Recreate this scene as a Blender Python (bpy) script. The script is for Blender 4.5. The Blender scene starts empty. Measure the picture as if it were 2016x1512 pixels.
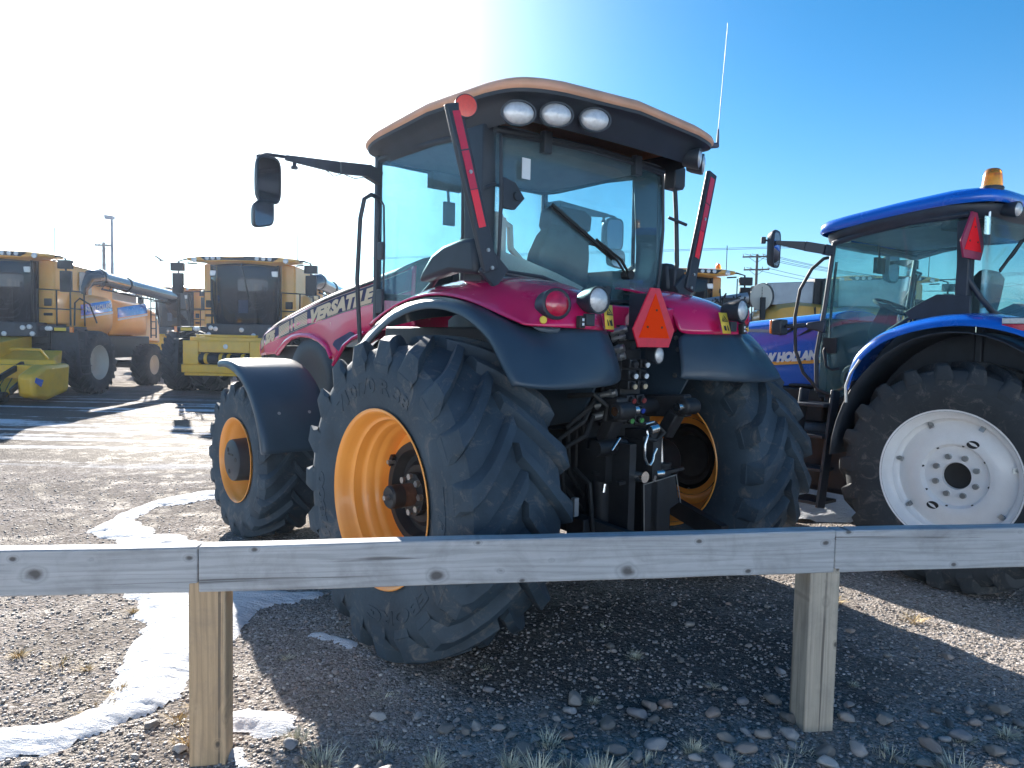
import bpy, bmesh, math, random
import numpy as np
from mathutils import Vector, Matrix

R = math.radians
PI = math.pi
random.seed(11)
rng = np.random.default_rng(11)
S = bpy.context.scene
COL = S.collection

# ------------------------------------------------------------------ camera, sky, sun, exposure
PITCH, ROLL, CAM_H = R(3.404), R(1.208), 1.847
cp, sp, cr, sr = math.cos(PITCH), math.sin(PITCH), math.cos(ROLL), math.sin(ROLL)
fw = Vector((0, cp, -sp)); up0 = Vector((0, sp, cp)); rt0 = Vector((1, 0, 0))
rt = rt0 * cr + up0 * sr
up = up0 * cr - rt0 * sr
cam = bpy.data.objects.new('camera', bpy.data.cameras.new('camera'))
COL.objects.link(cam)
cam.matrix_world = Matrix(((rt.x, up.x, -fw.x, 0), (rt.y, up.y, -fw.y, 0), (rt.z, up.z, -fw.z, CAM_H), (0, 0, 0, 1)))
cam.data.sensor_width = 36
cam.data.lens = 36 * 1483.76 / 2016
cam.data.clip_end = 3000
cam.data.clip_start = 0.05
S.camera = cam

SUN_EL, SUN_AZ = R(21.5), R(-24.3)          # azimuth from +Y, negative = left
sun_dir = Vector((math.sin(SUN_AZ) * math.cos(SUN_EL), math.cos(SUN_AZ) * math.cos(SUN_EL), math.sin(SUN_EL)))
world = bpy.data.worlds.new('World')
S.world = world
world.use_nodes = True
wn, wl = world.node_tree.nodes, world.node_tree.links
wn.clear()
wo = wn.new('ShaderNodeOutputWorld')
bg = wn.new('ShaderNodeBackground')
sky = wn.new('ShaderNodeTexSky')
sky.sky_type = 'NISHITA'
sky.sun_disc = False
sky.sun_elevation = SUN_EL
sky.sun_rotation = SUN_AZ
sky.altitude = 400
sky.air_density = 1.0
sky.dust_density = .6
sky.ozone_density = 4.0
# bright aureole of the low winter sun in the hazy air round it (world direction, not screen)
geo = wn.new('ShaderNodeNewGeometry')
dot = wn.new('ShaderNodeVectorMath'); dot.operation = 'DOT_PRODUCT'
dot.inputs[1].default_value = tuple(-sun_dir)
mx = wn.new('ShaderNodeMath'); mx.operation = 'MAXIMUM'; mx.inputs[1].default_value = 0
p1 = wn.new('ShaderNodeMath'); p1.operation = 'POWER'; p1.inputs[1].default_value = 30
m1 = wn.new('ShaderNodeMath'); m1.operation = 'MULTIPLY'; m1.inputs[1].default_value = 13.0
aur = wn.new('ShaderNodeMix'); aur.data_type = 'RGBA'; aur.blend_type = 'ADD'; aur.inputs['Factor'].default_value = 1
comb = wn.new('ShaderNodeCombineColor')
wl.new(geo.outputs['Incoming'], dot.inputs[0])
wl.new(dot.outputs['Value'], mx.inputs[0]); wl.new(mx.outputs[0], p1.inputs[0]); wl.new(p1.outputs[0], m1.inputs[0])
p2 = wn.new('ShaderNodeMath'); p2.operation = 'POWER'; p2.inputs[1].default_value = 11
m2_ = wn.new('ShaderNodeMath'); m2_.operation = 'MULTIPLY_ADD'; m2_.inputs[1].default_value = 1.3
wl.new(mx.outputs[0], p2.inputs[0]); wl.new(p2.outputs[0], m2_.inputs[0]); wl.new(m1.outputs[0], m2_.inputs[2])
for k, c in enumerate(('Red', 'Green', 'Blue')):
    q = wn.new('ShaderNodeMath'); q.operation = 'MULTIPLY'; q.inputs[1].default_value = (1.0, .84, .64)[k]
    wl.new(m2_.outputs[0], q.inputs[0]); wl.new(q.outputs[0], comb.inputs[c])
tint = wn.new('ShaderNodeMix'); tint.data_type = 'RGBA'; tint.blend_type = 'MULTIPLY'; tint.inputs['Factor'].default_value = 1
tint.inputs['B'].default_value = (.115, .46, .60, 1)      # clear cold-weather blue
wl.new(sky.outputs[0], tint.inputs['A'])
# pale haze low over the horizon
sepz = wn.new('ShaderNodeSeparateXYZ'); wl.new(geo.outputs['Incoming'], sepz.inputs[0])
az_ = wn.new('ShaderNodeMath'); az_.operation = 'ABSOLUTE'; wl.new(sepz.outputs[2], az_.inputs[0])
iz = wn.new('ShaderNodeMath'); iz.operation = 'SUBTRACT'; iz.inputs[0].default_value = 1; wl.new(az_.outputs[0], iz.inputs[1])
pz = wn.new('ShaderNodeMath'); pz.operation = 'POWER'; pz.inputs[1].default_value = 8; wl.new(iz.outputs[0], pz.inputs[0])
fz = wn.new('ShaderNodeMath'); fz.operation = 'MULTIPLY'; fz.inputs[1].default_value = .9; wl.new(pz.outputs[0], fz.inputs[0])
hz_ = wn.new('ShaderNodeMix'); hz_.data_type = 'RGBA'
hz_.inputs['B'].default_value = (3.5, 4.1, 4.3, 1)
wl.new(fz.outputs[0], hz_.inputs['Factor']); wl.new(tint.outputs['Result'], hz_.inputs['A'])
wl.new(hz_.outputs['Result'], aur.inputs['A']); wl.new(comb.outputs[0], aur.inputs['B'])
wl.new(aur.outputs['Result'], bg.inputs['Color'])
bg.inputs['Strength'].default_value = 0.085
wl.new(bg.outputs[0], wo.inputs[0])

sl = bpy.data.lights.new('sun', 'SUN')
sl.energy = 4.5
sl.angle = R(0.5)
sl.color = (1.0, .94, .86)
so = bpy.data.objects.new('sun', sl)
COL.objects.link(so)
so.rotation_euler = (-sun_dir).to_track_quat('-Z', 'Y').to_euler()
so.location = (-20, 30, 30)
S.view_settings.view_transform = 'Standard'
S.view_settings.look = 'None'
S.view_settings.exposure = 1.8
S.view_settings.gamma = 1
S.view_settings.use_curve_mapping = False
S.render.engine = 'CYCLES'
S.cycles.transparent_max_bounces = 24
S.cycles.max_bounces = 10
S.cycles.sample_clamp_indirect = 6


# ------------------------------------------------------------------ helpers
class MB:
    """collects shapes that become ONE mesh"""
    def __init__(s):
        s.v, s.f, s.m = [], [], []

    def add(s, vs, fs, mi=0):
        o = len(s.v)
        s.v += [tuple(p) for p in vs]
        s.f += [tuple(i + o for i in f) for f in fs]
        s.m += [mi] * len(fs)
        return s

    def box(s, x0, x1, y0, y1, z0, z1, mi=0):
        vs = [(x, y, z) for z in (z0, z1) for y in (y0, y1) for x in (x0, x1)]
        return s.add(vs, [(0, 2, 3, 1), (4, 5, 7, 6), (0, 1, 5, 4), (2, 6, 7, 3), (0, 4, 6, 2), (1, 3, 7, 5)], mi)

    def beam(s, p, q, w, h, upv=(0, 0, 1), mi=0, w2=None, h2=None):
        p, q = Vector(p), Vector(q)
        d = (q - p).normalized()
        u = Vector(upv)
        a = d.cross(u)
        if a.length < 1e-5:
            a = d.cross(Vector((1, 0, 0)))
        a.normalize()
        b = a.cross(d).normalized()
        w2 = w if w2 is None else w2
        h2 = h if h2 is None else h2
        vs = []
        for c, ww, hh in ((p, w, h), (q, w2, h2)):
            for i, j in ((-1, -1), (1, -1), (1, 1), (-1, 1)):
                vs.append(c + a * i * ww / 2 + b * j * hh / 2)
        return s.add(vs, [(0, 3, 2, 1), (4, 5, 6, 7), (0, 1, 5, 4), (1, 2, 6, 5), (2, 3, 7, 6), (3, 0, 4, 7)], mi)

    def loft(s, rings, closed=True, caps=True, mi=0):
        n = len(rings[0])
        vs = [p for r in rings for p in r]
        fs = []
        for i in range(len(rings) - 1):
            for j in range(n if closed else n - 1):
                k = (j + 1) % n
                fs.append((i * n + j, i * n + k, (i + 1) * n + k, (i + 1) * n + j))
        if caps and closed:
            fs.append(tuple(range(n - 1, -1, -1)))
            o = (len(rings) - 1) * n
            fs.append(tuple(range(o, o + n)))
        return s.add(vs, fs, mi)

    def tube(s, path, r, n=8, mi=0, closed=False):
        P = [Vector(p) for p in path]
        rr = r if isinstance(r, (list, tuple)) else [r] * len(P)
        rings = []
        prev = None
        m = len(P)
        for i in range(m):
            if closed:
                t = (P[(i + 1) % m] - P[i - 1]).normalized()
            else:
                t = (P[min(i + 1, m - 1)] - P[max(i - 1, 0)]).normalized()
            if prev is None:
                a = t.cross(Vector((0, 0, 1)))
                if a.length < 1e-3:
                    a = t.cross(Vector((1, 0, 0)))
            else:
                a = prev - t * prev.dot(t)
            a.normalize()
            prev = a
            b = t.cross(a)
            rings.append([P[i] + (a * math.cos(k * 2 * PI / n) + b * math.sin(k * 2 * PI / n)) * rr[i] for k in range(n)])
        if closed:
            rings.append(rings[0])
        return s.loft(rings, True, not closed, mi)

    def cyl(s, p, q, r0, r1=None, n=24, mi=0):
        return s.tube([p, q], [r0, r0 if r1 is None else r1], n, mi)

    def lathe(s, prof, c=(0, 0, 0), ax=(1, 0, 0), n=48, mi=0, sx=1, sy=1, start=None):
        """prof: (along axis, radius)"""
        ax = Vector(ax).normalized()
        a = Vector(start) if start else ax.cross(Vector((0, 0, 1)))
        if a.length < 1e-3:
            a = Vector((1, 0, 0))
        a.normalize()
        b = ax.cross(a)
        c = Vector(c)
        rings = [[c + ax * h + (a * math.cos(k * 2 * PI / n) * sx + b * math.sin(k * 2 * PI / n) * sy) * r for k in range(n)] for h, r in prof]
        return s.loft(rings, True, False, mi)

    def prism(s, poly, fn, t, mi=0):
        """poly: 2D outline; fn(u, v, w) -> point, extruded w = 0..t"""
        n = len(poly)
        vs = [fn(u, v, 0) for u, v in poly] + [fn(u, v, t) for u, v in poly]
        fs = [tuple(range(n - 1, -1, -1)), tuple(range(n, 2 * n))]
        fs += [(i, (i + 1) % n, n + (i + 1) % n, n + i) for i in range(n)]
        return s.add(vs, fs, mi)

    def grid(s, rows, mi=0):
        return s.loft(rows, False, False, mi)

    def text(s, body, size, fn, depth=.004, shear=0., bold=0., mi=0, width=None):
        """fn(u, v, w) -> point; the letters run along u from 0"""
        cu = bpy.data.curves.new('letters', 'FONT')
        cu.body = body
        cu.size = size
        cu.shear = shear
        cu.offset = bold
        cu.extrude = depth / 2
        cu.resolution_u = 3
        ob = bpy.data.objects.new('letters', cu)
        COL.objects.link(ob)
        dg = bpy.context.evaluated_depsgraph_get()
        me = ob.evaluated_get(dg).to_mesh()
        xs = [v.co.x for v in me.vertices]
        x0 = min(xs)
        k = 1 if width is None else width / (max(xs) - x0)
        s.add([fn((v.co.x - x0) * k, v.co.y, v.co.z + depth / 2) for v in me.vertices], [tuple(p.vertices) for p in me.polygons], mi)
        ob.evaluated_get(dg).to_mesh_clear()
        bpy.data.objects.remove(ob)
        bpy.data.curves.remove(cu)
        return s

    def build(s, name, mats, parent=None, bevel=0, solid=0, sub=0, sharp=38, loc=None, flip_ok=True):
        me = bpy.data.meshes.new(name)
        me.from_pydata(s.v, [], s.f)
        if not isinstance(mats, (list, tuple)):
            mats = [mats]
        for m in mats:
            me.materials.append(m)
        me.polygons.foreach_set('material_index', s.m)
        bm = bmesh.new()
        bm.from_mesh(me)
        bmesh.ops.remove_doubles(bm, verts=bm.verts, dist=1e-5)
        bmesh.ops.recalc_face_normals(bm, faces=bm.faces)
        bm.to_mesh(me)
        bm.free()
        for p in me.polygons:
            p.use_smooth = True
        if not sub:
            me.set_sharp_from_angle(angle=R(sharp))
        o = bpy.data.objects.new(name, me)
        COL.objects.link(o)
        if parent:
            o.parent = parent
        if loc:
            o.location = loc
        if sub:
            mo = o.modifiers.new('sub', 'SUBSURF'); mo.levels = mo.render_levels = sub
        if solid:
            mo = o.modifiers.new('solid', 'SOLIDIFY'); mo.thickness = solid; mo.offset = 0
        if bevel:
            mo = o.modifiers.new('bevel', 'BEVEL'); mo.width = bevel; mo.segments = 2; mo.limit_method = 'ANGLE'; mo.angle_limit = R(40)
            mo.harden_normals = False
        return o


def tag(o, label=None, cat=None, group=None, kind=None):
    if label: o['label'] = label
    if cat: o['category'] = cat
    if group: o['group'] = group
    if kind: o['kind'] = kind
    return o


def empty(name, loc=(0, 0, 0), rz=0, parent=None):
    o = bpy.data.objects.new(name, None)
    o.empty_display_size = .2
    COL.objects.link(o)
    o.location = loc
    o.rotation_euler = (0, 0, rz)
    if parent: o.parent = parent
    return o


def dup(o, parent=None):
    c = o.copy()
    COL.objects.link(c)
    if parent: c.parent = parent
    for ch in list(o.children):
        dup(ch, c)
    return c


# ------------------------------------------------------------------ materials
def newmat(name):
    m = bpy.data.materials.new(name)
    m.use_nodes = True
    n, l = m.node_tree.nodes, m.node_tree.links
    return m, n, l, n['Principled BSDF']


def mixc(n, l, fac, a, b, blend='MIX'):
    x = n.new('ShaderNodeMix'); x.data_type = 'RGBA'; x.blend_type = blend
    for key, v in (('Factor', fac), ('A', a), ('B', b)):
        if isinstance(v, (int, float)):
            x.inputs[key].default_value = v
        elif isinstance(v, tuple):
            x.inputs[key].default_value = (*v[:3], 1)
        else:
            l.new(v, x.inputs[key])
    return x.outputs['Result']


def noise(n, l, vec, scale, detail=6, rough=.6, dist=0):
    x = n.new('ShaderNodeTexNoise')
    x.inputs['Scale'].default_value = scale
    x.inputs['Detail'].default_value = detail
    x.inputs['Roughness'].default_value = rough
    x.inputs['Distortion'].default_value = dist
    if vec is not None: l.new(vec, x.inputs['Vector'])
    return x.outputs['Fac']


def ramp(n, l, fac, stops):
    x = n.new('ShaderNodeValToRGB')
    e = x.color_ramp.elements
    while len(e) < len(stops): e.new(.5)
    for k, (p, c) in enumerate(stops):
        e[k].position = p
        e[k].color = (*c, 1) if isinstance(c, tuple) else (c, c, c, 1)
    l.new(fac, x.inputs[0])
    return x.outputs[0]


def math2(n, l, op, a, b=None):
    x = n.new('ShaderNodeMath'); x.operation = op
    for k, v in enumerate((a, b)):
        if v is None: continue
        if isinstance(v, (int, float)): x.inputs[k].default_value = v
        else: l.new(v, x.inputs[k])
    return x.outputs[0]


def mapping(n, l, scale=(1, 1, 1), rot=(0, 0, 0), kind='Object'):
    tc = n.new('ShaderNodeTexCoord')
    mp = n.new('ShaderNodeMapping')
    mp.inputs['Scale'].default_value = scale
    mp.inputs['Rotation'].default_value = rot
    l.new(tc.outputs[kind], mp.inputs['Vector'])
    return mp.outputs[0]


def bump(n, l, h, strength, dist, bs):
    b = n.new('ShaderNodeBump')
    b.inputs['Strength'].default_value = strength
    b.inputs['Distance'].default_value = dist
    l.new(h, b.inputs['Height'])
    l.new(b.outputs[0], bs.inputs['Normal'])


def pm(name, col, rough=.5, metal=0, coat=0, var=.12, vs=5, dust=0, dcol=(.28, .25, .21), dscale=3, bmp=0, bsc=120, spec=.5):
    m, n, l, b = newmat(name)
    v = mapping(n, l)
    nz = noise(n, l, v, vs)
    lo = tuple(c * (1 - var) for c in col); hi = tuple(min(1, c * (1 + var)) for c in col)
    c = mixc(n, l, ramp(n, l, nz, [(.3, 0.), (.7, 1.)]), lo, hi)
    b.inputs['Metallic'].default_value = metal
    b.inputs['Coat Weight'].default_value = coat
    b.inputs['Coat Roughness'].default_value = .06
    b.inputs['Specular IOR Level'].default_value = spec
    if dust:
        d1 = noise(n, l, v, dscale, 8, .7)
        f = math2(n, l, 'MULTIPLY', ramp(n, l, d1, [(.35, 0.), (.75, 1.)]), dust)
        c = mixc(n, l, f, c, dcol)
        r = n.new('ShaderNodeMix'); r.data_type = 'FLOAT'
        l.new(f, r.inputs['Factor']); r.inputs['A'].default_value = rough; r.inputs['B'].default_value = .85
        l.new(r.outputs['Result'], b.inputs['Roughness'])
    else:
        rr = ramp(n, l, noise(n, l, v, vs * 3), [(.2, max(.02, rough * .8)), (.8, min(1, rough * 1.25))])
        l.new(rr, b.inputs['Roughness'])
    l.new(c, b.inputs['Base Color'])
    if bmp:
        bump(n, l, noise(n, l, v, bsc, 4), bmp, .004, b)
    if name.endswith('rubber'):            # dried mud and scuffs
        mud = ramp(n, l, noise(n, l, v, 6.5, 10, .78, 1.2), [(.54, 0.), (.66, 1.)])
        sc_ = ramp(n, l, noise(n, l, mapping(n, l, (5, 38, 38)), 1.4, 8, .8), [(.60, 0.), (.72, 1.)])
        c2 = mixc(n, l, math2(n, l, 'MULTIPLY', mud, .6), c, (.17, .155, .14))
        c2 = mixc(n, l, math2(n, l, 'MULTIPLY', sc_, .30), c2, (.17, .17, .17))
        l.new(c2, b.inputs['Base Color'])
    return m


def glass(name, tint=(.74, .9, .93), rough=.02, haze=.06, hcol=(.55, .7, .75)):
    m, n, l, b = newmat(name)
    n.remove(b)
    out = n['Material Output']
    tr = n.new('ShaderNodeBsdfTransparent'); tr.inputs[0].default_value = (*tint, 1)
    gl = n.new('ShaderNodeBsdfGlossy'); gl.inputs['Roughness'].default_value = rough; gl.inputs[0].default_value = (.9, .95, 1, 1)
    df = n.new('ShaderNodeBsdfDiffuse'); df.inputs[0].default_value = (*hcol, 1)
    v = mapping(n, l)
    hz = math2(n, l, 'MULTIPLY', ramp(n, l, noise(n, l, v, 2.2, 8, .7), [(.35, .3), (.75, 1.)]), haze)
    lw = n.new('ShaderNodeLayerWeight'); lw.inputs['Blend'].default_value = .5
    fr_ = math2(n, l, 'ADD', math2(n, l, 'MULTIPLY', math2(n, l, 'POWER', lw.outputs['Facing'], 5.), .9), .035)
    m1 = n.new('ShaderNodeMixShader'); m2 = n.new('ShaderNodeMixShader')
    l.new(hz, m1.inputs[0]); l.new(tr.outputs[0], m1.inputs[1]); l.new(df.outputs[0], m1.inputs[2])
    l.new(fr_, m2.inputs[0]); l.new(m1.outputs[0], m2.inputs[1]); l.new(gl.outputs[0], m2.inputs[2])
    l.new(m2.outputs[0], out.inputs['Surface'])
    return m


def wood(name, axis, light, dark, knots=True, scale=1.):
    """weathered softwood, grain along the given object axis"""
    m, n, l, b = newmat(name)
    sc = [24, 24, 24]; sc['xyz'.index(axis)] = 1.1
    v = mapping(n, l, tuple(s * scale for s in sc))
    big = noise(n, l, v, .9, 5, .6, .6)
    fine = noise(n, l, v, 5.5, 8, .75, .3)
    sc2 = [7, 7, 7]; sc2['xyz'.index(axis)] = .42
    rings = n.new('ShaderNodeTexWave')
    rings.wave_type = 'BANDS'; rings.bands_direction = 'Z' if axis == 'x' else 'X'
    rings.inputs['Scale'].default_value = 1.5
    rings.inputs['Distortion'].default_value = 16
    rings.inputs['Detail'].default_value = 4
    rings.inputs['Detail Scale'].default_value = 1.2
    l.new(mapping(n, l, tuple(sc2)), rings.inputs['Vector'])
    c = mixc(n, l, ramp(n, l, big, [(.25, 0.), (.75, 1.)]), dark, light)
    c = mixc(n, l, math2(n, l, 'MULTIPLY', ramp(n, l, rings.outputs['Fac'], [(.0, 1.), (.5, 0.)]), .28), c, tuple(x * .55 for x in dark))
    c = mixc(n, l, math2(n, l, 'MULTIPLY', ramp(n, l, fine, [(.55, 0.), (.8, 1.)]), .55), c, tuple(x * .5 for x in dark))
    cs = [60, 60, 60]; cs['xyz'.index(axis)] = .9
    crack = ramp(n, l, noise(n, l, mapping(n, l, tuple(cs)), .55, 3, .5, .4), [(.645, 0.), (.675, 1.)])
    c = mixc(n, l, math2(n, l, 'MULTIPLY', crack, .7), c, (.06, .05, .045))
    stain = noise(n, l, mapping(n, l, (2.2, 2.2, 2.2)), 1.6, 8, .7, .5)
    c = mixc(n, l, math2(n, l, 'MULTIPLY', ramp(n, l, stain, [(.48, 0.), (.72, 1.)]), .45), c, (.16, .145, .14))
    h = math2(n, l, 'SUBTRACT', math2(n, l, 'MULTIPLY', fine, -1.), crack)
    if knots:
        for size, keep in ((1.0, .30), (2.3, .45)):
            ks = [9. * size, 0., 9. * size]; ks['xyz'.index(axis)] = 6. * size
            vor = n.new('ShaderNodeTexVoronoi'); vor.inputs['Scale'].default_value = .62 * scale
            vor.inputs['Randomness'].default_value = 1
            kv = n.new('ShaderNodeVectorMath'); kv.operation = 'ADD'
            l.new(mapping(n, l, tuple(ks)), kv.inputs[0]); l.new(mixc(n, l, .22, (0, 0, 0), noise(n, l, mapping(n, l, (14, 14, 14)), 1.2, 4)), kv.inputs[1])
            l.new(kv.outputs[0], vor.inputs['Vector'])
            d = vor.outputs['Distance']
            sv = n.new('ShaderNodeSeparateColor'); l.new(vor.outputs['Color'], sv.inputs[0])
            sel = ramp(n, l, sv.outputs[0], [(keep, 0.), (keep + .02, 1.)])
            var_ = math2(n, l, 'MULTIPLY', d, math2(n, l, 'ADD', math2(n, l, 'MULTIPLY', sv.outputs[1], 1.1), .7))
            halo = math2(n, l, 'MULTIPLY', ramp(n, l, var_, [(.10, 1.), (.34, 0.)]), sel)
            core = math2(n, l, 'MULTIPLY', ramp(n, l, var_, [(.06, 1.), (.135, 0.)]), sel)
            ring = math2(n, l, 'MULTIPLY', ramp(n, l, var_, [(.12, 0.), (.15, 1.), (.19, 0.)]), sel)
            c = mixc(n, l, math2(n, l, 'MULTIPLY', halo, .42), c, light)
            c = mixc(n, l, math2(n, l, 'MULTIPLY', ring, .35), c, tuple(x * .45 for x in dark))
            c = mixc(n, l, math2(n, l, 'MULTIPLY', core, .85), c, (.06, .05, .045))
            h = math2(n, l, 'SUBTRACT', h, core)
    l.new(c, b.inputs['Base Color'])
    b.inputs['Roughness'].default_value = .78
    bump(n, l, h, .55, .004, b)
    return m


M = {}
M['red'] = pm('crimson_paint', (.66, .010, .11), .24, 0, .9, .1, 2)
M['orange'] = pm('orange_rim_paint', (.92, .36, .06), .38, 0, .35, .08, 3, dust=.22, dcol=(.6, .36, .12))
M['roof_orange'] = pm('faded_orange_roof', (.74, .38, .24), .5, 0, .2, .14, 4, dust=.45, dcol=(.5, .3, .16))
M['black'] = pm('black_plastic', (.024, .032, .044), .42, 0, 0, .2, 6, dust=.3, dcol=(.055, .068, .085), bmp=.15, bsc=300)
M['fender'] = pm('satin_black_fender', (.028, .050, .075), .34, 0, .2, .15, 3, dust=.5, dcol=(.048, .082, .115), dscale=2, bmp=.12, bsc=260)
M['hood_black'] = pm('matt_black_hood', (.022, .030, .036), .62, 0, 0, .15, 4, spec=.25)
M['iron'] = pm('black_iron', (.022, .025, .030), .45, .3, 0, .25, 9, dust=.35, dcol=(.07, .062, .055), dscale=8)
M['tyre'] = pm('dusty_tyre_rubber', (.022, .038, .056), .66, 0, 0, .2, 4, dust=.85, dcol=(.056, .088, .118), dscale=3.2, bmp=.35, bsc=70)
M['tyre_dark'] = pm('dark_tyre_rubber', (.022, .028, .034), .66, 0, 0, .2, 4, dust=.6, dcol=(.055, .062, .068), dscale=2.5, bmp=.3, bsc=60)
M['chrome'] = pm('bright_steel', (.75, .75, .74), .22, 1, 0, .05)
M['rust'] = pm('rusty_steel', (.11, .06, .042), .8, .2, 0, .4, 14, bmp=.5, bsc=60)
M['steel'] = pm('zinc_steel', (.45, .46, .46), .42, .9, 0, .15, 12)
M['white'] = pm('white_rim_paint', (.86, .86, .86), .38, 0, .3, .04, 3, dust=.2, dcol=(.45, .38, .3), dscale=5)
M['cream'] = pm('cream_rim_paint', (.66, .62, .52), .45, 0, .1, .08, 3, dust=.35, dcol=(.35, .3, .24))
M['blue'] = pm('royal_blue_paint', (.004, .125, .60), .25, 0, .9, .1, 2)
M['blue_dark'] = pm('dark_blue_decal', (.006, .02, .09), .35, 0, .4, .1, 2)
M['yellow'] = pm('harvest_yellow_paint', (.88, .42, .06), .36, 0, .4, .07, 1.5, dust=.22, dcol=(.55, .36, .14), dscale=1.6)
M['yellow2'] = pm('worn_yellow_paint', (1.0, .50, .02), .42, 0, .2, .1, 2, dust=.3, dcol=(.42, .28, .12), dscale=2.5)
M['sign_yellow'] = pm('sticker_yellow', (.8, .56, .06), .5, 0, 0, .03)
M['gold'] = pm('pale_gold_decal', (.72, .58, .40), .6, 0, 0, .06, spec=.2)
M['decal'] = pm('sky_sheen_decal', (.055, .055, .12), .65, 0, 0, .15, spec=.2)  # blue of the reflected sky put into the band's base colour
M['paper'] = pm('white_paper', (.78, .82, .84), .8, 0, 0, .03)
M['ink'] = pm('black_ink', (.02, .02, .02), .6, 0, 0, .1)
M['tape_dark'] = pm('crimson_reflective_tape', (.62, .012, .055), .4, 0, .3, .1, 20)
M['tape'] = pm('bright_red_reflective_tape', (1.0, .025, .05), .4, 0, .3, .05, 20)
M['fluor'] = pm('fluorescent_orange', (1.0, .055, .004), .85, 0, 0, .03, spec=.1)
M['smv_border'] = pm('crimson_sign_border', (.75, .012, .05), .4, 0, .2, .1, 20)
M['lens_red'] = pm('red_lamp_lens', (.5, .006, .045), .15, 0, 1, .25, 30)
M['lens_white'] = pm('frosted_lamp_lens', (.62, .62, .62), .18, .25, 1, .16, 40, bmp=.5, bsc=160)
M['lens_amber'] = pm('amber_lamp_lens', (1.0, .30, .004), .2, 0, 1, .3, 14)
M['lens_amber'].node_tree.nodes['Principled BSDF'].inputs['Transmission Weight'].default_value = .75
M['amber_clear'] = pm('orange_marker_lens', (.95, .22, .01), .2, 0, 1, .1, 30)
M['reflector'] = pm('red_orange_reflector', (.8, .07, .035), .35, 0, .4, .1, 60)
M['mirror'] = pm('mirror_glass', (.18, .18, .23), .03, 1, 0, .02)
M['trim'] = pm('beige_cab_trim', (.60, .49, .42), .6, 0, 0, .08)
M['liner'] = pm('grey_headliner', (.16, .18, .20), .8, 0, 0, .1)
M['seat'] = pm('charcoal_seat_fabric', (.045, .05, .058), .85, 0, 0, .2, 8)
M['glass'] = glass('tinted_cab_glass', (.82, .94, .96), .015, .14, (.34, .56, .64))
M['glass_green'] = glass('green_cab_glass', (.78, .93, .93), .015, .14, (.36, .58, .60))
M['dark_glass'] = glass('dark_cab_glass', (.22, .25, .32), .02, .05, (.2, .22, .3))
M['pipe'] = pm('glossy_black_pipe', (.03, .035, .042), .12, 0, 1, .2, 3)
M['grey_tin'] = pm('grey_sheet_metal', (.34, .36, .38), .45, .5, 0, .1, 3)
M['pole_wood'] = pm('tarred_pole_wood', (.13, .10, .08), .85, 0, 0, .2, 4)
M['pole_steel'] = pm('grey_painted_steel', (.12, .13, .17), .5, .3, 0, .1, 4)
M['rail'] = wood('weathered_grey_lumber', 'x', (.54, .54, .545), (.37, .37, .375))
M['post'] = wood('weathered_tan_lumber', 'z', (.66, .46, .28), (.42, .285, .165))


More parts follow.
